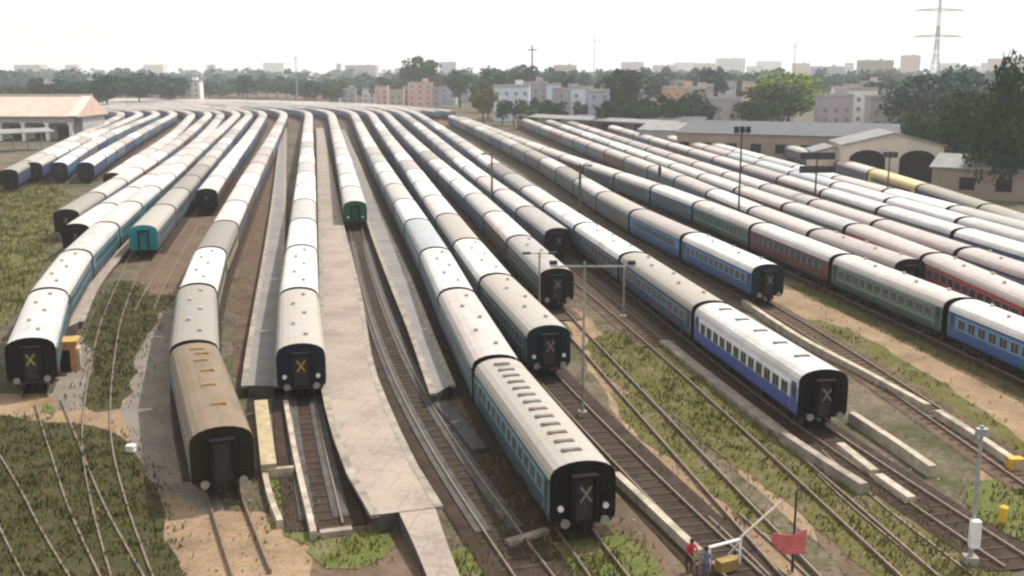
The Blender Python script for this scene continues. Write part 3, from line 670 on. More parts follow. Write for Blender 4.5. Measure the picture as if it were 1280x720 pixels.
# tracks under and ahead of the trains
TL = {'a': 'track under the outermost train beside the station hall', 'b': 'track under the second train out from the station hall', 'c': 'track under the navy-ended train beyond the grass',
 'z': 'track under the train half hidden beside the hall canopy', 'y': 'track under the train between the navy-ended and brown-ended ones',
 'd': 'track under the brown-ended train by the grass', 'e': 'track under the black-ended train behind the curved one', 'f': 'track under the curved train beside the orange hut',
 'g': 'track under the train with the teal end', 'h': 'track under the train behind the brown dirt strip', 'i': 'track running out of the gravel path train onto pale dirt',
 'j': 'pit track in front of the navy end by the wide platform', 'k': 'long empty track in front of the green-ended train', 'l': 'track running into grass before the slot-roofed train',
 'm': 'dark oily track passing the red-shirted person', 'n': 'overgrown track ahead of the maroon-ended train', 'o': 'track ahead of the train behind the maroon-ended one',
 'p': 'track between pale kerbs ahead of the white coach', 'q': 'track ahead of the bright blue coach along the low wall', 'r': 'track under the train at the edge of the grass',
 's': 'track under the train ending beside the red coach', 't': 'track under the train with the red coaches', 'u': 'track under the train behind the red coaches',
 'v': 'track under the third train behind the red coaches', 'w': 'track under the fourth train behind the red coaches',
 'wb': 'track under the train squeezed in before the yellow wagon',
 'ra': 'track under the inner far rake on the bend', 'rb': 'track under the middle far rake on the bend', 'rc': 'track under the outer far rake on the bend', 'x': 'track under the train with the yellow wagon'}
for k, p in TR.items():
    bf_ = {'i': at(280, 540, 4).y + 4, 'f': at(40, 424, 4).y + 4, 'g': at(178, 282, 4).y + 4, 'a': at(42, 203, 4).y + 4, 'b': at(75, 203, 4).y + 4, 'c': at(107, 203, 4).y + 4, 'd': at(82, 262, 4).y + 4, 'e': at(90, 283, 4).y + 4,  'n': at(712, 398, 0).y, 'o': at(835, 432, 0).y, 'l': at(750, 668, 0).y}.get(k, 0.0)
    railway(p, TL[k], BALLAST_L if k in 'noq' else BALLAST, 130 if k in 'fijklmnopq' else 0, width=1.95 if k in 'jkm' else 1.75, bed_from=bf_)
def gpath(px): return cr_path([at(x, y, 0).to_2d() for x, y in px])
for px, lab, bed in (
    ([(-60, 500), (0, 605), (24, 655), (60, 720), (75, 745)], 'overgrown track in the grass corner furthest from the trains', False),
    ([(176, 305), (160, 345), (140, 395), (128, 450), (121, 510), (122, 560), (132, 610), (146, 660), (166, 720), (176, 745)], 'overgrown track curving down from the teal-ended train', False),
    ([(60, 500), (80, 555), (106, 625), (138, 690), (168, 745)], 'overgrown track crossing the other one in dark grass', False),
    ([(246, 272), (222, 310), (196, 355), (180, 385)], 'bare track ending in brown dirt beyond the grass', False),
    ([(905, 640), (960, 690), (1010, 740)], 'short rusty track beside the pale dirt path', False),
    ([(1010, 560), (1080, 625), (1180, 705), (1230, 745)], 'weedy track between the grass and pale kerbs', False),
    ):
    railway(gpath(px), lab, DIRT_B, 0, bed=bed)

# ------------------------------------------------------------------ platforms, walls and kerbs
def strip_thing(name, left, right, z, mat, label, cat, zend=None, edge=True):
    Lp = cr_path([at(x, y, z).to_2d() for x, y in left], 3); Rp = cr_path([at(x, y, z).to_2d() for x, y in right], 3)
    n = 60
    def res(p):
        s = np.cumsum([0] + [(p[i + 1] - p[i]).length for i in range(len(p) - 1)]); q = np.linspace(0, s[-1], n)
        return [Vector((float(np.interp(a, s, [v.x for v in p])), float(np.interp(a, s, [v.y for v in p])))) for a in q]
    Lp, Rp = res(Lp), res(Rp); o = Lp[-1]
    zz = [z if zend is None else z + (zend - z) * i / (n - 1) for i in range(n)]
    P = []
    for i in range(n):
        a, b = Lp[i] - o, Rp[i] - o
        P += [(a.x, a.y, -0.3), (a.x, a.y, zz[i] - GZ), (b.x, b.y, zz[i] - GZ), (b.x, b.y, -0.3)]
    top = [(i * 4 + 1, i * 4 + 2, i * 4 + 6, i * 4 + 5) for i in range(n - 1)]
    sd_ = [(i * 4, i * 4 + 1, i * 4 + 5, i * 4 + 4) for i in range(n - 1)] + [(i * 4 + 2, i * 4 + 3, i * 4 + 7, i * 4 + 6) for i in range(n - 1)] + [(0, 1, 2, 3), (n * 4 - 4, n * 4 - 3, n * 4 - 2, n * 4 - 1)]
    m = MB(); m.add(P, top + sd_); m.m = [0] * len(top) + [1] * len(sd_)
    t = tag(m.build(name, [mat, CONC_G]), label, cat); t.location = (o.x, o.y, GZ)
    if edge:
        for pth, sg in ((Lp, 1), (Rp, -1)):
            lp = [p - o for p in pth]
            k = MB(); sweep(k, lp, [(sg * 0.0 - 0.02 * sg, z - GZ - 0.16), (-0.02 * sg, z - GZ + 0.02), (sg * 0.42, z - GZ + 0.02), (sg * 0.42, z - GZ - 0.16)])
            k.build('coping_edge', CONC, t)
    return t
strip_thing('platform', [(396.5, 160), (399, 220), (402, 300), (404, 360), (405, 450), (412, 500), (430, 560), (450, 605), (474, 643)], [(403, 160), (414, 220), (427, 285), (445, 360), (459, 450), (480, 510), (502, 560), (525, 605), (544, 634)], 0.75, PLAT, 'wide curving concrete platform between the navy-ended and green-ended trains', 'platform')
strip_thing('platform_ramp', [(499, 641), (520, 680), (548, 740)], [(544, 634), (562, 680), (590, 740)], 0.72, PLAT, 'pale concrete ramp leading down off the wide platform', 'ramp', zend=0.1, edge=False)
strip_thing('platform', [(352, 160), (345, 230), (336, 300), (325, 370), (314, 440), (309, 482)], [(357, 160), (355, 230), (352, 300), (348, 370), (344, 440), (342, 482)], 0.6, PLAT_G, 'narrow grey platform between the gravel path train and navy-ended train', 'platform')
strip_thing('platform', [(424, 162), (437, 200), (463, 280), (490, 350), (515, 410), (545, 492)], [(429, 162), (446, 200), (475, 270), (506, 340), (533, 410), (562, 482)], 0.7, PLAT_G, 'narrow grey platform between the green-ended and slot-roofed trains', 'platform')
strip_thing('platform', [(200, 255), (146, 310), (108, 355), (82, 410)], [(206, 258), (153, 315), (120, 356), (99, 402)], 0.4, PLAT, 'low pale platform strip beside the curved train', 'platform')
def wall(px, wdt, ht, mat, label, name='concrete_kerb', cat='kerb'):
    p = cr_path([at(x, y, GZ + ht).to_2d() for x, y in px], 2); o = p[-1].copy()
    k = MB(); sweep(k, [q - o for q in p], [(-wdt / 2, -0.2), (-wdt / 2 + .02, ht), (wdt / 2 - .02, ht), (wdt / 2, -0.2)])
    t = tag(k.build(name, mat), label, cat); t.location = (o.x, o.y, GZ); return t
wall([(770, 590), (815, 632), (874, 687)], 0.45, 0.6, CONC_W, 'bright white kerb running from the slot-roofed train to the person')
wall([(980, 540), (1030, 573), (1080, 604)], 0.55, 0.7, CONC, 'pale concrete kerb on the grass side of the white coach track')
wall([(830, 425), (900, 480), (978, 540)], 0.9, 0.35, CONC, 'grey concrete strip along the side of the white coach')
wall([(1050, 553), (1093, 587)], 0.55, 0.5, CONC_W, 'short pale kerb piece just ahead of the white coach')
wall([(1098, 592), (1140, 621)], 0.55, 0.5, CONC_W, 'second pale kerb piece further ahead of the white coach')
wall([(1065, 515), (1115, 547), (1166, 582)], 0.5, 0.7, CONC_W, 'pale kerb on the far side of the white coach track')
wall([(930, 375), (1000, 420), (1080, 462), (1160, 505)], 0.5, 0.6, CONC_W, 'long low tan wall beside the bright blue coach track', 'low_wall', 'wall')
wall([(1172, 512), (1225, 545), (1275, 578)], 0.5, 0.6, CONC_W, 'shorter low tan wall beyond the gap in the long one', 'low_wall', 'wall')
wall([(357, 500), (370, 570), (392, 664)], 0.35, 0.5, CONC_W, 'thin pale kerb between bright grass and the pit track')
wall([(331, 590), (338, 620), (350, 650)], 0.35, 0.45, CONC_W, 'thin pale kerb between bright grass and the brown-ended coach')
wall([(326, 500), (331, 540), (336, 580)], 0.9, 0.9, plain('ochre concrete', (0.36, 0.29, 0.18), 0.85), 'ochre block wall beside the brown-ended tan-roofed coach', 'low_wall', 'wall')
wall([(333, 586), (367, 583)], 0.4, 0.6, CONC_W, 'short pale cross kerb at the head of bright grass')
wall([(400, 664), (440, 659)], 0.5, 0.35, CONC, 'concrete cross wall closing the pit track')
wall([(634, 676), (684, 661)], 0.5, 0.3, CONC, 'concrete sill across the end of the dark track bed')
wall([(548, 500), (575, 530), (600, 560)], 1.0, 0.35, CONC_G, 'low dark concrete strip past the end of the narrow platform')
def bed(px, name='pit_bed'):
    pts = [at(x, y, -0.19).to_2d() for x, y in px]
    m = MB(); m.poly(pts, GZ - .1, -0.17); kind(m.build(name, CONC_G), 'structure')
# concrete strips carrying the rails of the pit tracks
def pit_strips(path, y1, gap=0.42):
    pp = [p for p in path if p.y < y1]
    for d in (-1, 1):
        k = MB(); sweep(k, thin(pp), [(d * 0.84 - gap, GZ), (d * 0.84 - gap, -0.10), (d * 0.84 + gap, -0.10), (d * 0.84 + gap, GZ)])
        kind(k.build('pit_strip', CONC_G), 'structure')
pit_strips([p for p in TR['j'] if p.y > at(418, 658).y], 75); pit_strips([p for p in TR['k'] if p.y > at(640, 668).y], 140)

def quads(C, size, rg):
    n = len(C); a = rg.normal(size=(n, 3)); a /= np.linalg.norm(a, axis=1)[:, None]
    b = np.cross(a, rg.normal(size=(n, 3))); b /= np.linalg.norm(b, axis=1)[:, None]
    s = (size * rg.uniform(0.5, 1.3, n))[:, None]
    V = np.stack([C - a * s - b * s * .6, C + a * s - b * s * .6, C + a * s * .7 + b * s * .6, C - a * s * .7 + b * s * .6], 1).reshape(-1, 3)
    return V
def mesh_quads(name, V, mat):
    n = len(V) // 4; me = bpy.data.meshes.new(name); me.vertices.add(len(V)); me.vertices.foreach_set('co', V.astype(np.float32).ravel())
    me.loops.add(n * 4); me.loops.foreach_set('vertex_index', np.arange(n * 4, dtype=np.int32)); me.polygons.add(n)
    me.polygons.foreach_set('loop_start', np.arange(0, n * 4, 4, dtype=np.int32)); me.update(calc_edges=True); me.validate(); me.materials.append(mat); return me
# loose stones and litter along the empty tracks
SV = []
rg = np.random.default_rng(11)
for k in 'jklmnopqi':
    pp = [p for p in TR[k] if p.y < 125]
    for p in pp:
        n_ = 14; C = np.stack([p.x + rg.normal(0, 1.5, n_), p.y + rg.uniform(-.6, .6, n_), np.full(n_, -0.2)], 1); SV.append(quads(C, 0.07, rg))
kind(link('loose_stones', mesh_quads('loose_stones', np.concatenate(SV), plain('pale stones', (0.26, 0.23, 0.20), 0.9, scale=4, var=0.6))), 'stuff')
# ------------------------------------------------------------------ trees
def leaf_mat(name, a, b):
    t = NT(name); inf = t.n('ShaderNodeObjectInfo'); p = t.pos()
    n = t.noise(p, 0.35, 3)
    col = t.ramp(n, [(0.3, a), (0.7, b)])
    hv = t.n('ShaderNodeHueSaturation'); t.l(col, hv.inputs['Color']); t.l(t.math('ADD', t.math('MULTIPLY', inf.outputs['Random'], 0.5), 0.75), hv.inputs['Value'])
    return t.done(hv.outputs[0], 0.8, 0, 0.2)
LEAF = {'dark': leaf_mat('dark leaves', (0.009, 0.020, 0.007), (0.028, 0.052, 0.017)), 'green': leaf_mat('mid green leaves', (0.02, 0.04, 0.012), (0.055, 0.085, 0.026)),
        'bright': leaf_mat('fresh yellow-green leaves', (0.10, 0.16, 0.02), (0.24, 0.30, 0.05)), 'olive': leaf_mat('olive leaves', (0.10, 0.10, 0.03), (0.20, 0.18, 0.07)),
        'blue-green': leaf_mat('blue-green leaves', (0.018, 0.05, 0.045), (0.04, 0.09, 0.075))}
BARK = plain('bark', (0.09, 0.065, 0.045), 0.9)
def crown_pts(n, rg, shape, clumps):
    out = []; lob = []
    for _ in range(clumps):
        while True:
            q = rg.uniform(-1, 1, 3)
            if shape == 'cone':
                r = (1 - (q[2] + 1) / 2) * 0.9 + 0.12
                if q[0] ** 2 + q[1] ** 2 < r * r: break
            elif np.dot(q, q) < 1 and np.dot(q, q) > 0.1: break
        lob.append((q * np.array([0.36, 0.36, 0.36]), rg.uniform(0.09, 0.2)))
    per = n // clumps
    for q, r in lob:
        d = rg.normal(size=(per, 3)); d /= np.linalg.norm(d, axis=1)[:, None]
        out.append(q + d * (r * rg.uniform(0.35, 1.0, per) ** 0.6)[:, None] * np.array([1.1, 1.1, 0.8]))
    return np.concatenate(out)
CROWNS = {}
def crown(kind_, n, clumps, size, k):                  # a crown one unit across, centred on z = 0
    key = (kind_, n, clumps, size, k)
    if key not in CROWNS:
        rg = np.random.default_rng(sum(map(ord, kind_)) * 13 + k * 101 + n)
        CROWNS[key] = (quads(crown_pts(n, rg, kind_, clumps), size, rg), rg)
    return CROWNS[key][0]
TREE_ME = {}
def tree(px, dist, top_py, width_px, leaf, label, shape='round', n=1400, clumps=26, size=0.035, base_z=GZ, group=None, flat=0.85, name='tree', k=None):
    b = depth_at(px, dist, base_z); h = z_of(top_py, dist) - base_z; wdt = width_px * dist / F
    k = random.randrange(4) if k is None else k
    key = (shape, n, clumps, size, k, leaf)
    if key not in TREE_ME: TREE_ME[key] = mesh_quads('tree_crown', crown(shape, n, clumps, size, k), LEAF[leaf])
    t = thing(name, label, 'tree', b, 0, group)
    ch = h * (0.95 if shape == 'cone' else flat)
    c = link('crown', TREE_ME[key], t, (0, 0, h - ch * 0.5), random.uniform(0, 6.28)); c.scale = (wdt, wdt, ch)
    m = MB(); r = max(0.15, h * 0.02); m.tube((0, 0, -0.3), (0, 0, h * 0.5), r * 1.3, r * 0.7, 8)
    for q in range(5):
        a = q * 1.26 + k; m.tube((0, 0, h * (0.3 + 0.05 * q)), (math.cos(a) * wdt * 0.28, math.sin(a) * wdt * 0.28, h * (0.55 + 0.06 * q)), r * 0.5, r * 0.15, 6)
    m.build('trunk', BARK, t)
    return t
# trees one can tell apart
tree(1250, 190, 38, 96, 'dark', 'tall very dark tree with a ragged peak above the grey sheds', 'cone', 9000, 70, 0.02)
tree(1205, 218, 100, 96, 'green', 'broad dark tree below the ragged peaked one', 'round', 9000, 60, 0.02)
tree(1275, 190, 105, 120, 'green', 'dark green tree standing closest to the grey shed roof', 'round', 9000, 60, 0.02)
tree(1292, 215, 96, 80, 'green', 'dark tree cut off by the picture edge behind the sheds', 'round', 6000, 50, 0.022)
tree(1150, 250, 128, 76, 'green', 'low dark tree right behind the twin-arched depot', 'round', 6000, 50, 0.022)
tree(1148, 330, 84, 110, 'blue-green', 'rounded blue-green tree near the foot of the pylon', 'round', 5000, 50, 0.025)
tree(1195, 360, 78, 110, 'blue-green', 'large hazy tree between the pylon and the ragged dark tree', 'round', 4000, 44, 0.025)
tree(985, 400, 80, 92, 'bright', 'bright yellow-green tree on the skyline', 'round', 5000, 44, 0.025)
tree(965, 395, 98, 80, 'green', 'mid green tree under the bright yellow-green one', 'round', 3000, 36, 0.03)
tree(776, 450, 78, 64, 'dark', 'dark round banyan-like tree beside the bluish white houses', 'round', 5000, 44, 0.025)
tree(604, 430, 104, 46, 'olive', 'olive bush-like tree by the end of the yard', 'round', 2000, 26, 0.03)
tree(530, 700, 64, 66, 'green', 'domed grey-green tree rising above the pinkish building', 'round', 2500, 30, 0.03)
tree(612, 560, 78, 70, 'blue-green', 'hazy tree on the skyline beyond the olive one', 'round', 2500, 30, 0.03)
tree(655, 600, 76, 60, 'blue-green', 'hazy tree beside the slim mast on the skyline', 'round', 2500, 30, 0.03)
tree(575, 620, 80, 50, 'green', 'hazy tree between the domed tree and the olive one', 'round', 2000, 30, 0.03)
tree(840, 520, 82, 84, 'blue-green', 'wide blue-green tree over the orange-walled house', 'round', 3000, 36, 0.03)
tree(885, 520, 78, 60, 'blue-green', 'second blue-green tree over the orange-walled house', 'round', 2500, 30, 0.03)
tree(866, 400, 108, 44, 'dark', 'small dark tree in front of the orange-walled house', 'round', 2000, 26, 0.035)
tree(135, 560, 86, 60, 'blue-green', 'grey-green tree just beyond the station hall roof end', 'round', 2500, 30, 0.03)
tree(175, 600, 84, 70, 'blue-green', 'wide grey-green tree, second beyond the station hall roof', 'round', 2500, 30, 0.03)
tree(215, 640, 90, 60, 'blue-green', 'grey-green tree, third beyond the station hall roof', 'round', 2500, 30, 0.03)
belt = []
xs_ = list(range(84, 262, 15)) + list(range(262, 650, 12)) + [680, 696, 712, 735, 755, 795, 815, 900, 925, 1015, 1065, 1090, 1110, 1130, 20, 50, 70]
for i, x in enumerate(sorted(set(xs_))):
    if x < 120: d_ = random.uniform(520, 600)
    else: d_ = random.uniform(670, 860) if x < 600 else random.uniform(470, 640)
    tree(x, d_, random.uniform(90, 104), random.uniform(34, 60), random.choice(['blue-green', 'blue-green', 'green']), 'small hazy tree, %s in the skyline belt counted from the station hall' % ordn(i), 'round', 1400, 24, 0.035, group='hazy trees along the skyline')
# row of low dark trees along the yard's far boundary
for i, x in enumerate((756, 768, 780, 792, 804, 816, 828, 840, 852, 864, 876, 888, 900, 912, 924, 936, 948, 962)):
    tree(x, random.uniform(372, 392), random.uniform(114, 124), random.uniform(34, 50), 'dark', 'low dark boundary tree, %s along the shed-side row' % ORD[i], 'round', 1600, 24, 0.035, group='low dark trees along the yard boundary')
for i, x in enumerate((628, 642, 655, 670, 684, 698, 712, 728, 741)):
    tree(x, random.uniform(398, 440), random.uniform(116, 126), random.uniform(24, 40), random.choice(['dark', 'green']), 'low tree before the bluish white houses, %s along that row' % ORD[i], 'round', 1600, 24, 0.035, group='low trees before the bluish white houses')
for i, x in enumerate(range(640, 1150, 15)):
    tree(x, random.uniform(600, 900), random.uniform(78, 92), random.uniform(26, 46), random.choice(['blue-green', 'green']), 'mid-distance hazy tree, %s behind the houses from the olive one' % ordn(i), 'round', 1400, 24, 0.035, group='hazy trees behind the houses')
# far wood reading as one mass
V = []
rg = np.random.default_rng(5)
for i in range(420):
    px = rg.uniform(-60, 1340); d_ = rg.uniform(900, 2600); p = depth_at(px, d_, 0); h = rg.uniform(12, 26)
    q = crown('round', 300, 12, 0.06, int(rg.integers(0, 4))) * np.array([h * 1.5, h * 1.5, h]) + np.array([p.x, p.y, h * 0.48]); V.append(q)
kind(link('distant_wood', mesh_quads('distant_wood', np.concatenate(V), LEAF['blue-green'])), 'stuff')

# ------------------------------------------------------------------ buildings
WALLS = {n: plain(n + ' wall', c, 0.85, scale=0.25, var=0.18) for n, c in {'white': (0.72, 0.71, 0.69), 'cream': (0.58, 0.52, 0.42), 'pink': (0.60, 0.42, 0.38), 'blue-grey': (0.34, 0.37, 0.46), 'brown': (0.27, 0.22, 0.18), 'grey': (0.33, 0.33, 0.34), 'mauve': (0.36, 0.32, 0.36), 'orange': (0.55, 0.33, 0.22), 'bluish white': (0.56, 0.60, 0.68), 'beige': (0.44, 0.38, 0.31)}.items()}
ROOFC = plain('flat concrete roof', (0.38, 0.36, 0.34), 0.9, scale=0.3)
WIN = MB().box((0, 0, 0), (1.3, 0.12, 1.4)).mesh('house_window', plain('dark house window', (0.22, 0.22, 0.22), 0.2))
TANK = plain('black water tank', (0.03, 0.03, 0.032), 0.5)
def building(px, dist, top_py, width_px, wallc, label, depth=None, floors=None, tank=False, group=None, rz=None, name='building', base=GZ):
    b = depth_at(px, dist, base); h = z_of(top_py, dist) - base; wd = width_px * dist / F; dp = depth or max(8.0, wd * 0.7)
    t = thing(name, label, 'building', b, random.uniform(-0.12, 0.12) if rz is None else rz, group)
    MB().box((0, 0, h / 2 - 0.2), (wd, dp, h + 0.2)).build('wall', WALLS[wallc], t)
    r = MB().box((0, 0, h + 0.10), (wd + 0.5, dp + 0.5, 0.3)).box((0, -dp / 2, h + 0.55), (wd + 0.1, 0.2, 0.6)).box((0, dp / 2, h + 0.55), (wd + 0.1, 0.2, 0.6)).box((wd / 2, 0, h + 0.55), (0.2, dp - 0.2, 0.6)).box((-wd / 2, 0, h + 0.55), (0.2, dp - 0.2, 0.6)).build('roof', ROOFC, t)
    if wd > 9: MB().box((wd * 0.2, dp * 0.1, h + 1.5), (3.2, 3.2, 2.6)).build('stair_head', WALLS[wallc], r)
    if tank: MB().tube((-wd * 0.25, 0, h + 0.25), (-wd * 0.25, 0, h + 1.9), 0.8, n=12).build('water_tank', TANK, r)
    nf = max(1, int(h / 3.4)); nw = max(1, min(8, int(wd / 3.6)))
    for i in range(nf):
        for j in range(nw):
            link('window', WIN, t, (-wd / 2 + (j + 0.5) * wd / nw + random.uniform(-.2, .2), -dp / 2 - 0.02, 1.9 + i * 3.3))
    return t
building(484, 1890, 88, 13, 'white', 'bright white tall narrow building on the far skyline', tank=True)
building(504, 1837, 86, 20, 'pink', 'pale pink building beside the bright white narrow one', tank=True)
building(453, 1942, 82, 38, 'mauve', 'wide mauve-grey block before the bright white building')
building(526, 640, 104, 30, 'pink', 'low pinkish building under the domed tree')
building(424, 2100, 80, 5, 'grey', 'slim grey tower standing above the far treeline')
building(265, 2100, 82, 9, 'grey', 'grey stair tower over the far trees beyond the curve', tank=True)
building(240, 700, 102, 26, 'white', 'low white-roofed house among the far grey-green trees')
building(640, 470, 108, 44, 'bluish white', 'low bluish white house behind the olive tree', depth=14)
building(668, 520, 104, 30, 'mauve', 'mauve house between the olive tree and beige block')
building(706, 1470, 82, 27, 'beige', 'beige block on the skyline beside the slim mast', tank=True)
building(727, 430, 110, 28, 'bluish white', 'small bluish white house with shaded front by the round tree')
building(746, 410, 114, 26, 'blue-grey', 'small blue-grey house at the foot of the round tree')
building(701, 430, 112, 22, 'grey', 'small grey house next to the bluish white one')
building(850, 450, 110, 44, 'orange', 'orange-walled low house under the blue-green trees')
building(912, 1680, 74, 32, 'white', 'white apartment block on the skyline over the blue-green trees', tank=True)
building(880, 1837, 80, 24, 'cream', 'cream apartment block next to the white skyline block', tank=True)
building(942, 1470, 84, 17, 'white', 'narrow white house before the yellow-green tree')
building(830, 1890, 82, 28, 'pink', 'dusty pink block behind the wide blue-green tree')
building(1034, 1260, 84, 38, 'blue-grey', 'blue-grey block beside the yellow-green tree', tank=True)
building(1060, 1233, 80, 8, 'white', 'thin white stair tower attached beside the blue-grey block')
building(1092, 1365, 76, 38, 'brown', 'brown-grey apartment block between the white tower and pylon', tank=True)
building(1136, 1575, 70, 20, 'pink', 'pale pink block just beside the pylon mast', tank=True)
building(1212, 1260, 84, 17, 'white', 'white house glimpsed between hazy tree and ragged dark tree')
building(1258, 1470, 74, 40, 'cream', 'cream block behind the tall ragged dark tree')
building(1000, 1627, 80, 19, 'cream', 'cream block peeking over the yellow-green tree')
building(970, 420, 130, 36, 'white', 'low white shed-like house below the yellow-green tree', depth=10)
building(1075, 380, 112, 30, 'white', 'low white-roofed house before the brown-grey block')
building(1040, 370, 120, 40, 'mauve', 'low mauve house in front of the blue-grey block')
building(1100, 350, 122, 36, 'grey', 'low grey house beside the rounded blue-green tree')
building(905, 380, 124, 34, 'grey', 'low grey house behind the dark boundary trees')
building(870, 430, 112, 30, 'beige', 'low beige house peeking over the dark boundary trees')
for i, x in enumerate((40, 92, 195, 345, 560, 790, 855, 960, 1185, 1235)):
    d_ = random.uniform(2000, 3000)
    wc = random.choice(['grey', 'white', 'mauve', 'beige', 'cream', 'pink'])
    building(x, d_, random.uniform(77, 83) if x > 540 else random.uniform(79, 84), random.uniform(14, 34), wc, 'faint %s block in haze, %s along the skyline from the station hall' % (wc, ORD[i]), group='faint hazy blocks on the far skyline', tank=i % 3 == 0)

for i, x in enumerate((418, 436, 462, 478, 496, 515, 545, 562, 582, 622, 648, 676, 692, 716, 736, 758, 800, 822, 846, 862, 884, 908, 934, 952, 1012, 1046, 1064, 1086, 1112, 1128)):
    wc = random.choice(['white', 'grey', 'mauve', 'beige', 'cream', 'pink', 'blue-grey', 'bluish white'])
    d_ = random.uniform(620, 720) if x < 600 else random.uniform(455, 600)
    building(x, d_, random.uniform(107, 114) if x < 600 else random.uniform(102, 116), random.uniform(9, 22), wc, 'small %s house, %s along the town edge from the far bend' % (wc, ORD[i]), group='small houses along the town edge', tank=i % 4 == 0, name='small_house')
ROOFTILE = plain('faded pink roof sheets', (0.56, 0.40, 0.33), 0.8, scale=0.4, var=0.2)
SHEET = plain('grey roof sheets', (0.225, 0.221, 0.217), 0.7, scale=0.5, var=0.3)
SHEET_D = plain('dark grey roof sheets', (0.098, 0.101, 0.109), 0.7, scale=0.5, var=0.3)
DARK = plain('dark opening interior', (0.012, 0.012, 0.013), 0.9)
def hall():
    d_ = 338.0; p = depth_at(-20, d_, GZ); R_ = depth_at(118, d_ + 12, GZ); x1 = R_.x - p.x; x0 = -60
    t = thing('station_hall', 'long station hall with faded pink pitched roof and grey arcade', 'building', p)
    ez, rzz = z_of(145, d_) - GZ, z_of(119, d_ + 13) - GZ
    m = MB(); m.add([(x0, 0, ez), (x1, 0, ez), (x1, 13, rzz), (x0, 13, rzz), (x0, 26, ez), (x1, 26, ez), (x0, 0, ez - .3), (x1, 0, ez - .3), (x0, 26, ez - .3), (x1, 26, ez - .3)], [(0, 1, 2, 3), (3, 2, 5, 4), (0, 6, 7, 1), (4, 5, 9, 8), (1, 7, 9, 5, 2), (0, 3, 4, 8, 6)])
    r = m.build('roof', ROOFTILE, t)
    MB().box(((x0 + x1) / 2, 13, rzz + .15), (x1 - x0, 1.0, .4)).build('ridge_cap', WALLS['cream'], r)
    e = MB(); e.add([(x1 - 3, -.2, ez + .12), (x1 + .1, -.2, ez + .12), (x1 + .1, 13, rzz + .12), (x1 - 3, 13, rzz + .12), (x1 - 3, -.2, ez + .02), (x1 + .1, -.2, ez + .02), (x1 + .1, 13, rzz + .02), (x1 - 3, 13, rzz + .02)], [(0, 1, 2, 3), (4, 7, 6, 5), (0, 4, 5, 1), (1, 5, 6, 2), (2, 6, 7, 3), (3, 7, 4, 0)]); e.build('roof_edge', WALLS['cream'], r)
    MB().box(((x0 + x1) / 2, 15.5, ez / 2), (x1 - x0 - 2, 19, ez - .4)).build('wall', WALLS['grey'], t)
    m = MB().box(((x0 + x1) / 2 - 1, 1.5, ez - 1.3), (x1 - x0 - 2, 1.2, 1.6)); m.build('fascia', WALLS['grey'], t)
    for i in range(12):
        x = x1 - 3 - i * 7.5
        link('pillar', PIL, t, (x, 1.6, 0))
        link('opening', OPN, t, (x - 3.7, 5.9, 2.4))
    return t
PIL = MB().box((0, 0, 3.0), (1.0, 1.0, 6.0)).box((0, 0, 5.4), (1.6, 1.3, .5)).mesh('hall_pillar', WALLS['white'])
OPN = MB().box((0, 0, 0), (4.6, 0.2, 4.2)).mesh('hall_opening', DARK)
hall()
def canopy(px0, px1, d_, z, label, wd=9.0, mat=SHEET, n=5):
    a, b = depth_at(px0, d_[0], GZ), depth_at(px1, d_[1], GZ); v = b - a; L = v.length; rz = math.atan2(v.y, v.x)
    t = thing('platform_canopy', label, 'canopy', a, rz)
    m = MB(); m.prism([(-wd / 2, z - .3), (-wd / 2, z), (0, z + 0.9), (wd / 2, z), (wd / 2, z - .3), (0, z + 0.5)], 0, L); m.build('roof', mat, t)
    for i in range(n): MB().tube((L * (i + .5) / n, 0, -0.2), (L * (i + .5) / n, 0, z + .5), 0.22).build('column', WALLS['grey'], t)
    return t
canopy(-30, 62, (290, 305), 5.2, 'grey canopy in front of the pink-roofed station hall', 8)
canopy(655, 850, (405, 345), 5.0, 'long low pale grey canopy by the end of the yard', 10, SHEET, 7)
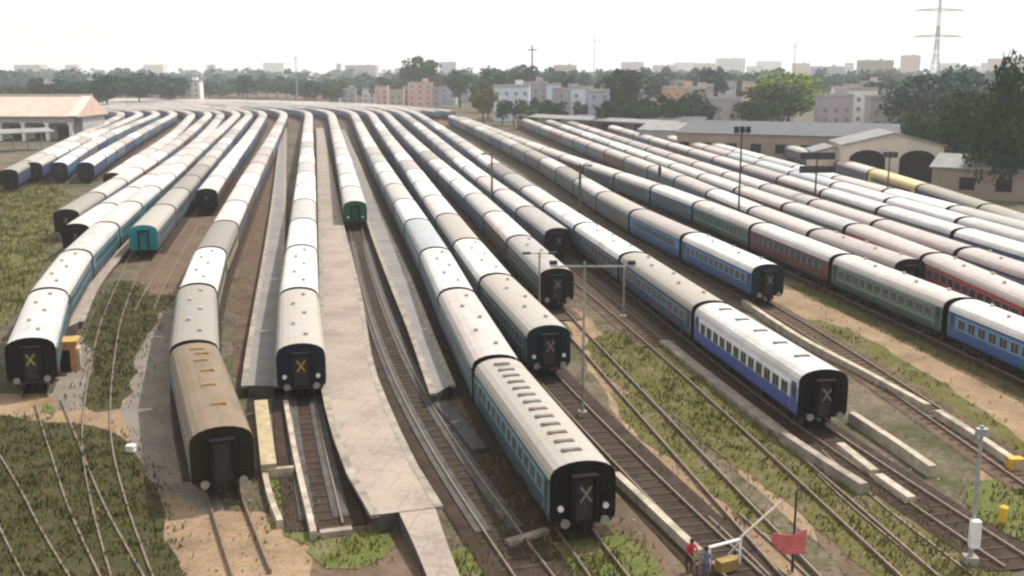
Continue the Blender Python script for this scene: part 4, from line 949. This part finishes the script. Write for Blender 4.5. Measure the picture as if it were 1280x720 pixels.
# depot sheds on the far side
SWIN = MB().box((0, 0, 0), (0.1, 2.6, 2.2)).mesh('shed_opening', DARK)
def shed(px, d_, wdt, dep, eave, ridge, label, roof=SHEET, wallm='cream', rz=-0.35, arches=0, name='shed', doors=0):
    b = depth_at(px, d_, GZ); t = thing(name, label, 'shed', b, rz)
    m = MB(); m.add([(-wdt/2, -dep/2, 0), (wdt/2, -dep/2, 0), (wdt/2, -dep/2, eave), (0, -dep/2, ridge), (-wdt/2, -dep/2, eave), (-wdt/2, dep/2, 0), (wdt/2, dep/2, 0), (wdt/2, dep/2, eave), (0, dep/2, ridge), (-wdt/2, dep/2, eave)], [(0, 1, 2, 3, 4), (5, 9, 8, 7, 6), (0, 4, 9, 5), (1, 6, 7, 2)])
    m.build('wall', WALLS[wallm], t)
    q = 0.5; s = (ridge - eave) / (wdt / 2)
    m = MB()
    for sg in (-1, 1):
        e = sg * (wdt / 2 + q); ez = eave - s * q
        m.add([(e, -dep/2 - q, ez + .03), (0, -dep/2 - q, ridge + .03), (0, dep/2 + q, ridge + .03), (e, dep/2 + q, ez + .03), (e, -dep/2 - q, ez + .25), (0, -dep/2 - q, ridge + .25), (0, dep/2 + q, ridge + .25), (e, dep/2 + q, ez + .25)], [(0, 1, 2, 3), (4, 5, 6, 7), (0, 1, 5, 4), (2, 3, 7, 6), (0, 3, 7, 4)])
    m.build('roof', roof, t)
    if not arches and dep > 20:
        for i in range(int(dep / 6)): link('window', SWIN, t, (-wdt / 2 - .02, -dep / 2 + 4 + i * 6, eave * .5))
    for i in range(arches):
        w2 = wdt / arches * 0.36; cx = -wdt / 2 + (i + .5) * wdt / arches; hh = eave * 0.62
        pr = [(cx - w2, 0.05), (cx + w2, 0.05)] + [(cx + w2 * math.cos(a), hh + w2 * 0.55 * math.sin(a)) for a in np.linspace(0, math.pi, 12)]
        m = MB(); m.add([(x, -dep/2 - .04, z) for x, z in pr] + [(x, -dep/2 + .02, z) for x, z in pr], [tuple(range(len(pr)))] + [(k, (k + 1) % len(pr), len(pr) + (k + 1) % len(pr), len(pr) + k) for k in range(len(pr))]); m.build('arched_opening', DARK, t)
    return t
shed(1104, 222, 19.5, 14, 7.4, 9.8, 'white-fronted depot with two big dark arched openings', SHEET, 'cream', -0.12, arches=2)
shed(1033, 226, 7, 10, 5.6, 6.6, 'cream flat-fronted depot annex beside the twin-arched depot', SHEET, 'cream', -0.12)
shed(1300, 190, 15, 34, 5.2, 7.0, 'long grey-roofed shed below the dark trees', SHEET, 'brown', 1.0)
shed(1010, 275, 34, 60, 6.5, 8.8, 'broad dark grey-roofed workshop behind the depot', SHEET_D, 'brown', 1.15)
shed(930, 300, 20, 55, 5.5, 7.2, 'wide grey-roofed goods shed beyond the white roofs', SHEET, 'grey', 1.15)
shed(800, 378, 14, 46, 4.6, 6.0, 'dark long shed at the foot of the boundary trees', SHEET_D, 'grey', 1.2)

# boundary wall along the far side of the yard
b0, b1 = depth_at(640, 470, GZ), depth_at(1330, 250, GZ); v = b1 - b0; L = v.length
t = thing('boundary_wall', 'dark brick boundary wall along the far side of the yard', 'wall', b0, math.atan2(v.y, v.x))
MB().box((L / 2, 0, 1.2), (L, 0.35, 2.4)).build('wall_face', WALLS['brown'], t); MB().box((L / 2, 0, 2.45), (L, 0.5, 0.1)).build('wall_coping', CONC, t)

# ------------------------------------------------------------------ pylon, masts, poles
PYL = plain('weathered pylon steel', (0.16, 0.165, 0.17), 0.6)
def pylon(px, d_, h, label):
    b = depth_at(px, d_, GZ); t = thing('pylon', label, 'pylon', b)
    m = MB(); lv = [(0, 5.0), (12, 3.4), (24, 2.3), (34, 1.4), (44, 1.0), (54, 0.8), (h, 0.15)]
    cn = [(-1, -1), (1, -1), (1, 1), (-1, 1)]
    for (z0, r0), (z1, r1) in zip(lv, lv[1:]):
        for i in range(4):
            a = cn[i]; c = cn[(i + 1) % 4]
            m.tube((a[0] * r0, a[1] * r0, z0), (a[0] * r1, a[1] * r1, z1), 0.17, n=4)
            m.tube((a[0] * r0, a[1] * r0, z0), (c[0] * r1, c[1] * r1, z1), 0.12, n=4); m.tube((c[0] * r0, c[1] * r0, z0), (a[0] * r1, a[1] * r1, z1), 0.12, n=4)
    m.build('lattice', PYL, t)
    for z, w_ in ((z_of(46, d_) - GZ, 17), (z_of(14, d_) - GZ, 17), (h - 3, 10)):
        m = MB()
        for sg in (-1, 1):
            m.tube((0, 0, z + 1.4), (sg * w_, 0, z), 0.26, n=4); m.tube((0, 0, z - .2), (sg * w_, 0, z), 0.26, n=4)
            for q in (0.35, 0.65): m.tube((sg * w_ * q, 0, z - .13), (sg * w_ * q, 0, z + 1.4 * (1 - q)), 0.14, n=4)
        a = m.build('cross_arm', PYL, t)
        for sg in (-1, 1): MB().tube((sg * w_, 0, z), (sg * w_, 0, z - 2), 0.18, n=6).build('insulator', POLE_D, a)
    return t
pylon(1166, 800, 98, 'tall lattice power pylon rising over the skyline trees')
def mast(px, d_, h, label, mat=POLE_D, r=0.13, cat='mast'):
    b = depth_at(px, d_, GZ); t = thing('mast', label, cat, b)
    MB().tube((0, 0, -.2), (0, 0, h), r, r * .5, 8).build('pole', mat, t)
    MB().tube((-r * 4, 0, h * .93), (r * 4, 0, h * .93), r * .5, n=6).build('cross_bar', mat, t); return t
mast(742, 560, z_of(44, 560), 'very thin mast on the skyline by the round tree', POLE, 0.25)
mast(665, 560, z_of(56, 560), 'thick dark mast on the skyline beside the beige block', POLE_D, 0.6)
mast(990, 560, z_of(52, 560), 'thin mast on the skyline above the yellow-green tree', POLE, 0.3)
mast(372, 600, z_of(68, 600), 'thin mast on the skyline over the far curve', POLE, 0.35)
def pole(px, base_py, top_py, label, mat=POLE_D, r=0.13, head=None, name='lamp_post', cat='lamp post', up=None):
    b = at(px, base_py, GZ); d_ = b.y * _c + (H - GZ) * _s; h = z_of(top_py, d_) - GZ
    t = thing(name, label, cat, b)
    MB().tube((0, 0, -.3), (0, 0, h), r, r * .65, 10).build('pole', mat, t)
    MB().box((0, 0, 0.2), (r * 5, r * 5, 0.5)).build('footing', CONC, t)
    if head == 'double':
        MB().tube((-1.1, 0, h - .15), (1.1, 0, h - .15), 0.05, n=6).build('lamp_arm', mat, t)
        for sg in (-1, 1): MB().box((sg * 1.2, -0.1, h - .1), (0.75, 0.35, 0.2)).build('lamp_head', LAMPG, t)
    elif head == 'bank':
        for z in (h - 0.4, h - 2.4):
            f = MB().box((0, 0, z), (5.2, 0.14, 0.14)).build('light_rail', mat, t)
            for i in range(8): MB().box((-2.3 + i * 0.66, -0.22, z), (0.58, 0.4, 1.05)).build('floodlight', LAMPG, f)
    elif head == 'cluster':
        f = MB().box((0, 0, h - .6), (2.2, 0.14, 0.14)).build('light_rail', mat, t)
        for i in range(3): MB().box((-0.8 + i * 0.8, -0.2, h - .5), (0.62, 0.4, 0.9)).build('floodlight', LAMPG, f)
    elif head == 'tee':
        MB().box((0.5, 0, h - .3), (5.4, 0.09, 0.10)).build('cross_arm', POLE, t)
        for x in (-2.0, 3.0): MB().box((x, -0.05, h - .05), (0.5, 0.3, 0.25)).build('lamp_head', LAMPG, t)
    elif head == 'box':
        MB().box((0, -0.25, 1.65), (0.42, 0.36, 1.3)).build('control_box', WHITEP, t)
        MB().box((0, 0, h - .3), (0.5, 0.3, 0.35)).build('lamp_head', POLE, t)
    elif head == 'signal':
        MB().box((0, -0.18, h - .9), (0.5, 0.3, 1.5)).build('signal_head', LAMPG, t)
    return t
pole(724, 304, 204, 'thick dark lamp post between the white-led and blue-led trains', POLE_D, 0.24, 'double')
pole(922, 292, 156, 'tall thin floodlight post over the grass-edge train', POLE_D, 0.16, 'cluster', 'floodlight_mast', 'floodlight')
pole(1017, 276, 190, 'floodlight mast with two wide dark rows of lamps', POLE_D, 0.17, 'bank', 'floodlight_mast', 'floodlight')
pole(1107, 270, 188, 'floodlight post in front of the twin-arched depot', POLE_B, 0.17, 'cluster', 'floodlight_mast', 'floodlight')
pole(823, 262, 206, 'rusty brown signal post among the pinkish roofs', POLE_B, 0.2, 'signal', 'signal_post', 'signal')
pole(615, 270, 190, 'brown lamp post standing among the white roofs mid-yard', POLE_B, 0.2, 'double')
pole(674, 395, 312, 'pale lamp post at the corner of the maroon-ended coach', CONC, 0.11, 'double')
pole(728, 522, 320, 'pale concrete post with a cross arm beside the dirt path', CONC, 0.11, 'tee')
pole(1212, 706, 520, 'grey post with a white control box near its foot', POLE, 0.12, 'box')
pole(779, 400, 322, 'short white post in front of the tan-grey roofed blue coach', CONC, 0.11, None, 'marker_post', 'post')
# dark post with the faded red target beside the dirt path
b = at(990, 716, GZ); t = thing('signal_post', 'dark thin post carrying a faded red board beside the dirt path', 'signal', b)
dd = b.y * _c + H * _s; hh = z_of(604, dd) - GZ
MB().tube((0, 0, -.2), (0, 0, hh), 0.07, 0.05, 8).build('pole', POLE_D, t)
zb = z_of(674, dd) - GZ - 0.1
m = MB(); m.add([(-1.0, -.09, zb + .55), (-.1, -.09, zb + .45), (.55, -.09, zb + .75), (.5, -.09, zb - .45), (-.45, -.09, zb - .5), (-1.05, -.09, zb + .1)] , [(0, 5, 4, 3, 2, 1)])
m.add([(-1.0, -.05, zb + .55), (-.1, -.05, zb + .45), (.55, -.05, zb + .75), (.5, -.05, zb - .45), (-.45, -.05, zb - .5), (-1.05, -.05, zb + .1)], [(0, 1, 2, 3, 4, 5)])
m.add(m.v[:6] + m.v[6:12], [(i, (i + 1) % 6, 6 + (i + 1) % 6, 6 + i) for i in range(6)])
m.build('red_board', REDP, t)

# orange hut beside the curved train
b = at(84, 462, GZ); t = thing('hut', 'small orange hut with pale corner beside the curved train', 'hut', b, 0.25)
MB().box((0, 0, 1.1), (1.7, 1.5, 2.3)).build('wall', plain('orange limewash', (0.52, 0.23, 0.10), 0.85), t)
MB().box((0, 0, 2.33), (2.0, 1.8, 0.16)).build('roof', plain('ochre hut roof', (0.42, 0.27, 0.10), 0.85), t)
MB().box((0.05, -0.76, 0.85), (0.7, 0.05, 1.7)).build('door', DARK, t)
MB().box((0.95, 0.0, 0.9), (0.2, 1.2, 1.7)).build('corner_wall', CONC_W, t)
# clutter of pale trackside equipment near the white-barred frame
def frame():
    b = at(905, 712, GZ); t = thing('barrier_frame', 'low white tubular barrier frame straddling the dark track', 'barrier', b, 0.5)
    k = MB()
    k.tube((-.9, 0, 0), (-.9, 0, 1.3), 0.06); k.tube((.9, 0, 0), (.9, 0, 1.3), 0.06); k.tube((-.95, 0, 1.3), (.95, 0, 1.3), 0.07); k.tube((-.9, 0, .5), (.9, 0, .5), 0.05)
    k.tube((-.9, .9, 0), (-.9, 0, 1.25), 0.05); k.tube((.9, .9, 0), (.9, 0, 1.25), 0.05)
    k.build('frame', WHITEP, t)
    k = MB(); k.tube((.85, 0.0, 1.35), (4.6, 1.4, 1.9), 0.07, 0.05); k.build('lifting_arm', plain('dull grey metal', (0.30, 0.27, 0.24), 0.5), t)
    MB().box((-.15, -.35, .45), (1.0, .5, .55)).build('counterweight', plain('ochre metal', (0.26, 0.18, 0.06), 0.6), t)
frame()
tag(MB().tube((0, 0, 0), (0, 0, .9), .2, .18, 12).tube((0, 0, .9), (0, 0, .98), .22, .1, 12).build('drum', plain('yellow drum paint', (0.62, 0.38, 0.05), 0.5)), 'orange-yellow drum by bright grass near the control box post', 'drum').location = at(1253, 655, GZ)
tag(MB().box((0, 0, .35), (.8, .5, .7)).box((0, 0, .74), (.86, .56, .08)).build('equipment_box', plain('ochre box paint', (0.55, 0.34, 0.06), 0.6)), 'ochre equipment box at the foot of the low tan wall', 'box').location = at(1268, 588, GZ)
tag(MB().box((0, 0, .3), (.5, .4, .4)).box((0, 0, .43), (.56, .46, .06)).build('relay_box', WHITEP), 'tiny white relay box at the edge of the gravel path', 'box').location = at(164, 566, GZ)

# ------------------------------------------------------------------ people
def person(loc, rz, shirt, trousers, label, stoop=0.0, armf=0.3):
    import bmesh
    J = {'pelvis': (0, 0, .93, .13), 'waist': (0, -.02 - stoop * .1, 1.08, .125), 'chest': (0, -stoop * .35, 1.32 - stoop * .06, .15), 'neck': (0, -stoop * .5, 1.50 - stoop * .12, .062), 'head': (0, -stoop * .58 - .01, 1.60 - stoop * .16, .09), 'crown': (0, -stoop * .62, 1.72 - stoop * .2, .075)}
    E_ = [('pelvis', 'waist'), ('waist', 'chest'), ('chest', 'neck'), ('neck', 'head'), ('head', 'crown')]
    for s, n in ((1, 'l'), (-1, 'r')):
        J.update({'hip' + n: (s * .1, 0, .88, .095), 'knee' + n: (s * .12, -.06 * s, .49, .062), 'ankle' + n: (s * .13, .02 * s, .09, .042), 'toe' + n: (s * .15, -.16 + .02 * s, .04, .036),
                  'sh' + n: (s * .19, -stoop * .42, 1.42 - stoop * .1, .062), 'el' + n: (s * .27, -stoop * .45 - armf * .2, 1.13, .042), 'wr' + n: (s * .25, -stoop * .5 - armf * .8, .95 + armf * .1, .029), 'hand' + n: (s * .245, -stoop * .5 - armf * .95, .87 + armf * .1, .034)})
        E_ += [('pelvis', 'hip' + n), ('hip' + n, 'knee' + n), ('knee' + n, 'ankle' + n), ('ankle' + n, 'toe' + n), ('chest', 'sh' + n), ('sh' + n, 'el' + n), ('el' + n, 'wr' + n), ('wr' + n, 'hand' + n)]
        hx, hy, hz = J['hand' + n][:3]
        for f in range(4):
            k1 = 'f%d%s' % (f, n); J[k1] = (hx + s * .0, hy - .02 + (f - 1.5) * .022, hz - .06, .0095); J[k1 + 'b'] = (hx - s * .012, hy - .025 + (f - 1.5) * .024, hz - .105 + abs(f - 1.4) * .008, .008); E_ += [('hand' + n, k1), (k1, k1 + 'b')]
        J['th' + n] = (hx - s * .01, hy - .055, hz - .02, .010); J['thb' + n] = (hx - s * .02, hy - .075, hz - .055, .009); E_ += [('hand' + n, 'th' + n), ('th' + n, 'thb' + n)]
    ks = list(J); me = bpy.data.meshes.new('person_body'); me.from_pydata([J[k][:3] for k in ks], [(ks.index(a), ks.index(b)) for a, b in E_], [])
    tmp = bpy.data.objects.new('tmp', me); COL.objects.link(tmp)
    md = tmp.modifiers.new('skin', 'SKIN'); md.use_smooth_shade = True
    for i, k in enumerate(ks):
        sv = me.skin_vertices[0].data[i]; sv.radius = (J[k][3], J[k][3]); sv.use_root = (k == 'pelvis')
    sb = tmp.modifiers.new('sub', 'SUBSURF'); sb.levels = 1; sb.render_levels = 1
    dg = bpy.context.evaluated_depsgraph_get(); ev = tmp.evaluated_get(dg); out = bpy.data.meshes.new_from_object(ev)
    bpy.data.objects.remove(tmp)
    out.materials.clear()
    for m in (SKIN, shirt, trousers, SHOE): out.materials.append(m)
    for p in out.polygons:
        c = p.center
        p.use_smooth = True
        arm = abs(c.x) > .235
        p.material_index = 3 if c.z < .085 else 2 if c.z < .98 and not (abs(c.x) > .215 and c.z > .6) else 1 if (c.z < 1.5 - stoop * .1 and not arm) or (arm and c.z > 1.16) else 0
    t = thing('person', label, 'person', loc, rz)
    link('body', out, t)
    hd = Vector(J['head'][:3]); m = MB()
    for k in range(9):                                    # hair cap
        a0 = math.pi * .5 * k / 9; a1 = math.pi * .5 * (k + 1) / 9
        for j in range(14):
            u0, u1 = 2 * math.pi * j / 14, 2 * math.pi * (j + 1) / 14
            f = lambda a, u: hd + Vector((.098 * math.cos(a) * math.cos(u), .022 + .108 * math.cos(a) * math.sin(u), .045 + .115 * math.sin(a)))
            m.add([f(a0, u0), f(a0, u1), f(a1, u1), f(a1, u0)], [(0, 1, 2, 3)])
    m.build('hair', HAIR, t, True)
    m = MB().tube(hd + Vector((0, -.085, -.0)), hd + Vector((0, -.118, -.022)), .012, .019, 8)
    for s in (-1, 1):
        m.tube(hd + Vector((s * .036, -.08, .02)), hd + Vector((s * .036, -.094, .02)), .013, .009, 8, 1); m.tube(hd + Vector((s * .088, .0, -.01)), hd + Vector((s * .105, .01, -.005)), .03, .024, 8)
    m.box(hd + Vector((0, -.088, -.055)), (.05, .02, .012), 2)
    m.build('face', [SKIN, HAIR, REDP], t)
    return t
SKIN = plain('brown skin', (0.22, 0.12, 0.075), 0.6); HAIR = plain('black hair', (0.012, 0.01, 0.009), 0.6); SHOE = plain('dark shoes', (0.03, 0.025, 0.022), 0.7)
person(at(861, 716, GZ), 0.5, plain('red shirt', (0.50, 0.035, 0.045), 0.8), plain('dark brown trousers', (0.05, 0.035, 0.03), 0.8), 'person in a red shirt standing at the end of the white kerb', 0.25, 0.5)
person(at(882, 728, GZ), -0.4, plain('slate blue shirt', (0.13, 0.15, 0.23), 0.8), plain('slate trousers', (0.10, 0.11, 0.17), 0.8), 'person in slate blue clothes between the red shirt and white barrier', 0.1, 0.3)

# ------------------------------------------------------------------ haze
hz = MB().box((0, 1930, 42), (7900, 4040, 92)).build('haze', None)
hm = bpy.data.materials.new('haze'); hm.use_nodes = True; ht = hm.node_tree; ht.nodes.clear()
ho = ht.nodes.new('ShaderNodeOutputMaterial'); pv = ht.nodes.new('ShaderNodeVolumePrincipled')
pv.inputs['Color'].default_value = (0.93, 0.95, 0.97, 1); pv.inputs['Density'].default_value = 0.0002; pv.inputs['Anisotropy'].default_value = 0.2
ht.links.new(pv.outputs[0], ho.inputs['Volume'])
hz.data.materials.clear(); hz.data.materials.append(hm); kind(hz, 'stuff')
